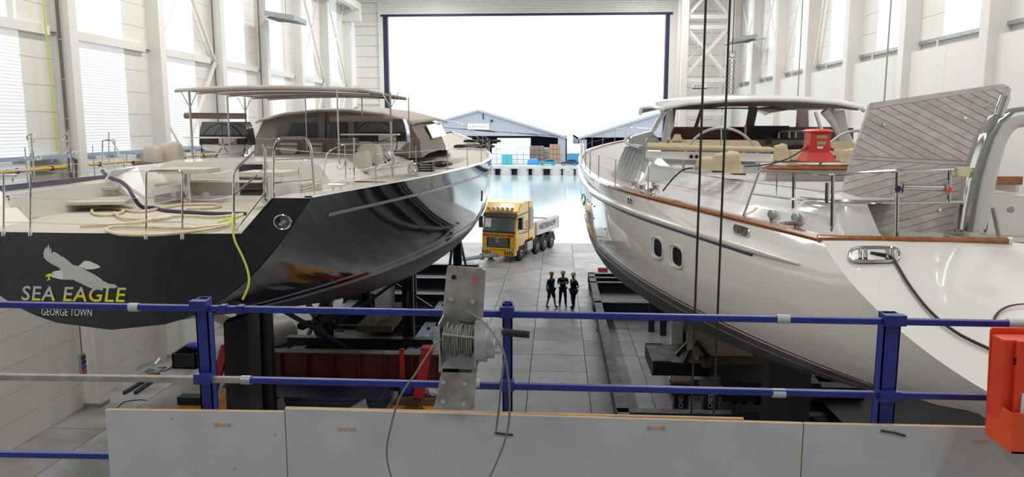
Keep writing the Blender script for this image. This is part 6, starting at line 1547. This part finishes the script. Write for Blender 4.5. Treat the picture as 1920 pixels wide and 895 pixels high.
one(MB().tube(bez(bh, 6), .04, 8), 'dark_hose', 'thick dark violet hose draped from the coaming across the aft deck', 'hose', 'hose_blue', smooth=True)
lh = [dpt(455, 402), dpt(432, 412), dpt(440, 416), P(437, 400, 12.2), P(436, 420, 11.86), P(440, 450, 11.8), P(455, 482, 11.8), P(465, 510, 11.8), P(466, 535, 11.8), P(455, 562, 11.8)]
one(MB().tube(bez(lh, 6), .018, 8), 'lime_hose', 'thin lime green hose hanging over the dark stern', 'hose', 'hose_lime', smooth=True)
one(MB().tube(bez([dpt(455, 403), dpt(425, 411), dpt(405, 418), dpt(415, 421), dpt(436, 416), dpt(410, 422), dpt(440, 419)], 6), .016, 8), 'lime_hose', 'thin lime green hose bundled at the corner of the aft deck', 'hose', 'hose_lime', smooth=True)
for (px, d_, lab) in ((905, 44.5, 'heap of black chain on the foredeck nearest the pulpit'), (890, 40.5, 'heap of black chain on the foredeck beside the middle stanchions'), (815, 25.0, 'coil of black rope on the side deck by the black box')):
    py = {905: 272, 890: 284, 815: 316}[px]; c = P(px, py, d_); c.z = LH.Z(LH.t_of(d_)) - .0; pts = [c + V((1.0 * math.sin(k * .9) * (.5 if px == 815 else 1.0), .5 * math.cos(k * 1.3), .04 + .06 * abs(math.sin(k)))) for k in range(16)]
    one(MB().tube(bez(pts, 4), .07, 6), 'rope_heap', lab, 'rope' if px == 815 else 'chain', 'black', smooth=True)
# ------------------------------------------------------------------ foreground: gallery railing, boards, winch, orange box
mat('rail_blue', (0.014, 0.030, 0.24), 0.4, var=0.25, vscale=12)
mat('rail_grey', (0.34, 0.32, 0.31), 0.6, var=0.3, vscale=15)
mat('tape_grey', (0.45, 0.47, 0.50), 0.55)
mat('board_face', (0.52, 0.54, 0.55), 0.6, var=0.10, vscale=6)
mat('board_edge', (0.50, 0.32, 0.16), 0.7, var=0.2, vscale=10)
mat('patch_orange', (0.60, 0.33, 0.20), 0.6)
mat('wire_rope', (0.22, 0.22, 0.205), 0.45, 0.5, bump=.4, bscale=300)
mat('winch_steel', (0.46, 0.45, 0.43), 0.42, 0.7, var=0.38, vscale=16, bump=.05)
mat('orange_box', (0.78, 0.085, 0.02), 0.45, var=0.08, vscale=8)
mat('orange_deep', (0.70, 0.055, 0.02), 0.4)
RYF = 3.3
GR = thing('gallery_railing', 'blue painted steel gallery railing with square posts', 'railing', (0, RYF, GZ))
G = lambda px, py, d=RYF: P(px, py, d)
for (px, w_, pyt) in ((383, 25, 562), (951, 19, 570), (1668, 30, 590)):
    c = G(px, pyt); hw = w_ / 2 * RYF / 1450; cx_ = G(px, 680).x
    po = MB()
    for (a, b, e, f_) in ((-hw, hw, -hw, -hw + .006), (-hw, hw, hw - .006, hw), (-hw, -hw + .006, -hw, hw), (hw - .006, hw, -hw, hw)): po.box(cx_ + a, cx_ + b, RYF + .03 + e, RYF + .03 + f_, GZ, c.z)
    o = po.build('post', 'rail_blue', GR); MB().box(cx_ - hw + .004, cx_ + hw - .004, RYF + .03 - hw + .004, RYF + .03 + hw - .004, GZ, c.z - .05).build('post_core', 'black', o)
    for yy in ({383: (573, 709), 951: (585, 722), 1668: (600, 742)}[px]): q = G(px, yy); MB().box(cx_ - hw - .01, cx_ + hw + .01, RYF - .035, RYF + .01, q.z - .02, q.z + .026).build('rail_clip', 'rail_blue', o)
def railbar(p, q, m, w_=.031, h_=.027, nm='rail'):
    return MB().bar(p, q, w_, h_).build(nm, m, GR, bevel=.004)
railbar(G(-60, 570, RYF), G(1990, 609, RYF), 'rail_blue'); railbar(G(-60, 706), G(455, 712.5), 'rail_grey', nm='rail'); railbar(G(455, 712.5), G(1990, 748), 'rail_blue'); railbar(G(-60, 850), G(230, 855), 'rail_blue')
for (px, py, L_) in ((252, 576.5, 9), (880, 587.6, 12), (1468, 598.5, 12), (1905, 607, 16), (888, 720, 12), (1460, 737.5, 12), (462, 713, 9)):
    a, b = G(px - L_, py - L_ * .018), G(px + L_, py + L_ * .018); MB().tube([a, b], .0205, 12).build('sleeve', 'tape_grey' if px != 462 else 'galv', GR, smooth=True)
for (px, py) in ((452, 580), (420, 579)): MB().bar(G(px - 6, py), G(px + 6, py), .042, .036).build('sleeve', 'rail_blue', GR)
BY = 3.22
bt = [(197, 769, 533, 773, 'grey board at the open end of the railing'), (534.5, 767, 1506, 795, 'long middle grey board below the winch'), (1508, 795, 1930, 804, 'grey board below the orange box')]
for (xa, ya, xb_, yb, lab) in bt:
    a, b = P(xa, ya, BY), P(xb_, yb, BY); o = thing('kick_board', lab, 'board', ((a.x + b.x) / 2, BY, GZ))
    MB().prism([V((a.x, BY, GZ)), V((b.x, BY, GZ)), b, a], (0, .003, 0)).build('face_sheet', 'board_face', o); MB().prism([V((a.x, BY + .003, GZ)), V((b.x, BY + .003, GZ)), b + V((0, .003, 0)), a + V((0, .003, 0))], (0, .018, 0)).build('plywood_core', 'board_edge', o)
    for (px, py) in ((417, 797), (650, 805), (1230, 803), (1840, 829)):
        if xa < px < xb_:
            c = P(px, py, BY); MB().box(c.x - .026, c.x + .026, BY - .002, BY, c.z - .006, c.z + .006).build('patch', 'patch_orange', o)
            for s in (-1, 1): MB().lathe([(.009, 0), (.009, -.004)], (c.x + s * .03, BY, c.z), (0, 1, 0), 10).build('screw', 'galv', o)
    for (px, py) in ((323, 784), (516, 816), (440, 879)):
        if xa < px < xb_: MB().lathe([(.005, 0), (.005, -.003)], P(px, py, BY), (0, 1, 0), 8).build('nail_head', 'grey_metal', o)
bt2 = P(534.5, 766, BY); m = MB(); m.prism([P(534.5, 765.5, BY + .021), P(1395, 786, BY + .021), P(1395, 792, BY + .021), P(534.5, 772, BY + .021)], (0, .02, 0)); one(m, 'batten', 'thin wooden batten behind the top of the long grey board', 'batten', 'board_edge')
for (pts, lab) in ((((928, 812), (945, 815), (962, 816)), 'black cable tie on the long grey board'), (((1652, 808), (1677, 812), (1698, 818)), 'black cable tie on the board below the orange box')):
    one(MB().tube([P(x, y, BY - .006) for x, y in pts], .0045, 6), 'cable_tie', lab, 'cable tie', 'black')
# winch
WY = 3.17
WN = thing('hand_winch', 'steel hand winch with wire rope drum bolted to the railing', 'winch', P(860, 770, WY))
q = lambda px, py, d=WY: P(px, py, d)
MB().prism([q(838, 502), q(842, 499), q(904, 503), q(911, 507), q(906, 590), q(902, 612), q(828, 606)], (0, .012, 0)).build('upper_plate', 'winch_steel', WN, bevel=.003)
MB().prism([q(829, 690), q(894, 692), q(889, 768), q(886, 770), q(818, 769), q(814, 766)], (0, .012, 0)).build('lower_plate', 'winch_steel', WN, bevel=.003)
MB().prism([q(828, 600), q(902, 606), q(894, 700), q(822, 698)], (0, .012, 0)).build('back_plate', 'grey_metal', WN)
c1, c2 = q(828, 637, WY - .09), q(893, 640, WY - .09); ax = (c2 - c1).normalized()
for (p, nm) in ((c1, 'cheek_plate'), (c2, 'cheek_plate')):
    MB().prism([p + V((-.003, -.075, .085)), p + V((-.003, .1, .09)), p + V((-.003, .1, -.12)), p + V((-.003, -.05, -.10))], (.006, 0, 0)).build(nm, 'steel_dull', WN)
MB().tube([c1, c2], .035, 16).build('drum', 'steel_dull', WN, smooth=True)
hx = []
L_ = (c2 - c1).length - .02
for lay in range(2):
    n = 13; r_ = .046 + lay * .013
    for i in range(n * 14 + 1):
        t = i / (n * 14); t = t if lay == 0 else 1 - t
        rr = r_ + .006 * math.sin(i * .37) + .004 * math.sin(i * 1.13)
        a = 2 * math.pi * i / 14; hx.append(c1 + ax * (.01 + L_ * t) + V((0, math.cos(a) * rr, math.sin(a) * rr)))
MB().tube(hx, .0052, 6).build('rope_coil', 'wire_rope', WN, smooth=True)
MB().tube([q(829, 626, WY - .16), q(897, 634, WY - .16)], .004, 8).build('guide_bar', 'chrome', WN)
MB().tube([c2 + V((0, 0, 0)), c2 + V((.045, 0, 0))], .085, 28).build('gear_case', 'galv', WN, smooth=True, angle=.5)
MB().tube([c2 + V((.045, 0, -.01)), c2 + V((.075, 0, -.01))], .06, 24).build('brake_disc', 'galv', WN, smooth=True, angle=.5)
MB().tube([c2 + V((.075, 0, -.02)), c2 + V((.105, 0, -.02))], .03, 16).build('crank_hub', 'chrome', WN, smooth=True)
MB().bar(c2 + V((.108, -.01, -.05)), c2 + V((.108, -.02, .06)), .008, .025, up=(0, 1, 0)).build('crank_arm', 'chrome', WN)
h0 = c2 + V((.11, -.02, .045)); MB().tube([h0, h0 + V((.11, -.01, -.006))], .015, 14).build('crank_handle', 'black', WN, smooth=True)
for (px, py, m) in ((851, 520, 'black'), (889, 523, 'red_cap')): MB().lathe([(.011, 0), (.011, -.003)], q(px, py), (0, 1, 0), 12).build('bolt_hole', m, WN)
for (px, py) in ((846, 560), (886, 565), (832, 715), (872, 718), (831, 752), (870, 756)):
    MB().lathe([(.014, 0), (.014, -.003)], q(px, py), (0, 1, 0), 14).build('washer', 'galv', WN); MB().lathe([(.009, -.003), (.009, -.012)], q(px, py), (0, 1, 0), 6).build('bolt_head', 'chrome', WN)
for (pts, lab, r_) in (([(828, 636, 3.02), (812, 650, 3.0), (780, 700, 3.0), (750, 745, 3.02), (733, 800, 3.08), (725, 850, 3.1), (735, 900, 3.1), (760, 960, 3.1)], 'wire rope tail hanging down left of the winch in a long loop', .0042),
                       ([(868, 582, 3.15), (900, 598, 3.05), (925, 625, 3.0), (944, 660, 2.98), (952, 700, 3.0), (956, 760, 3.04), (950, 815, 3.08), (930, 870, 3.1), (905, 920, 3.1)], 'wire rope tail curving over the crank and down the grey board', .0042),
                       ([(946, 668, 3.05), (941, 710, 3.06), (935, 770, 3.1), (930, 808, 3.12)], 'short cut wire rope end hanging below the crank', .0045)):
    one(MB().tube(bez([P(*t) for t in pts], 6), r_, 8), 'wire_rope', lab, 'wire rope', 'wire_rope', smooth=True)
# orange rescue box
OB = thing('rescue_box', 'orange plastic rescue box in its open holder on the railing', 'box', P(1890, 860, 3.1))
o_ = lambda px, py, d: P(px, py, d)
MB().prism([o_(1858, 619, 3.16), o_(1862, 614, 3.16), o_(2030, 618, 3.16), o_(2030, 840, 3.16), o_(1849, 812, 3.16)], (0, .012, 0)).build('back_plate', 'orange_deep', OB, bevel=.004)
MB().prism([o_(1883, 637, 3.06), o_(2020, 640, 3.06), o_(2020, 800, 3.06), o_(1873, 790, 3.06)], (0, .09, 0)).build('case', 'orange_deep', OB, bevel=.008)
MB().prism([o_(1912, 640, 3.03), o_(2025, 642, 3.03), o_(2025, 800, 3.03), o_(1903, 790, 3.03)], (0, .03, 0)).build('case_lid', 'orange_deep', OB, bevel=.006)
MB().box(P(1905, 675, 3.05).x - .004, P(1905, 675, 3.05).x + .006, 3.045, 3.06, P(1905, 684, 3.05).z, P(1905, 672, 3.05).z).build('latch', 'black', OB)
f0 = [o_(1856, 748, 3.15), o_(1898, 776, 2.98), o_(2030, 778, 2.98), o_(2030, 856, 2.98), o_(1896, 851, 2.98), o_(1846, 813, 3.15)]
MB().prism([f0[0], f0[1], f0[4], f0[5]], (.004, .008, 0)).build('holder_side', 'orange_box', OB); MB().prism([f0[1], f0[2], f0[3], f0[4]], (0, .008, 0)).build('holder_front', 'orange_box', OB)
MB().prism([f0[5], f0[4], f0[3], o_(2030, 840, 3.15)], (0, 0, .008)).build('holder_floor', 'orange_box', OB)
MB().box(P(1916, 770, 3.02).x, P(1945, 770, 3.02).x, 3.015, 3.03, P(1916, 778, 3.02).z, P(1916, 740, 3.02).z).build('white_label', 'sign_white', OB)
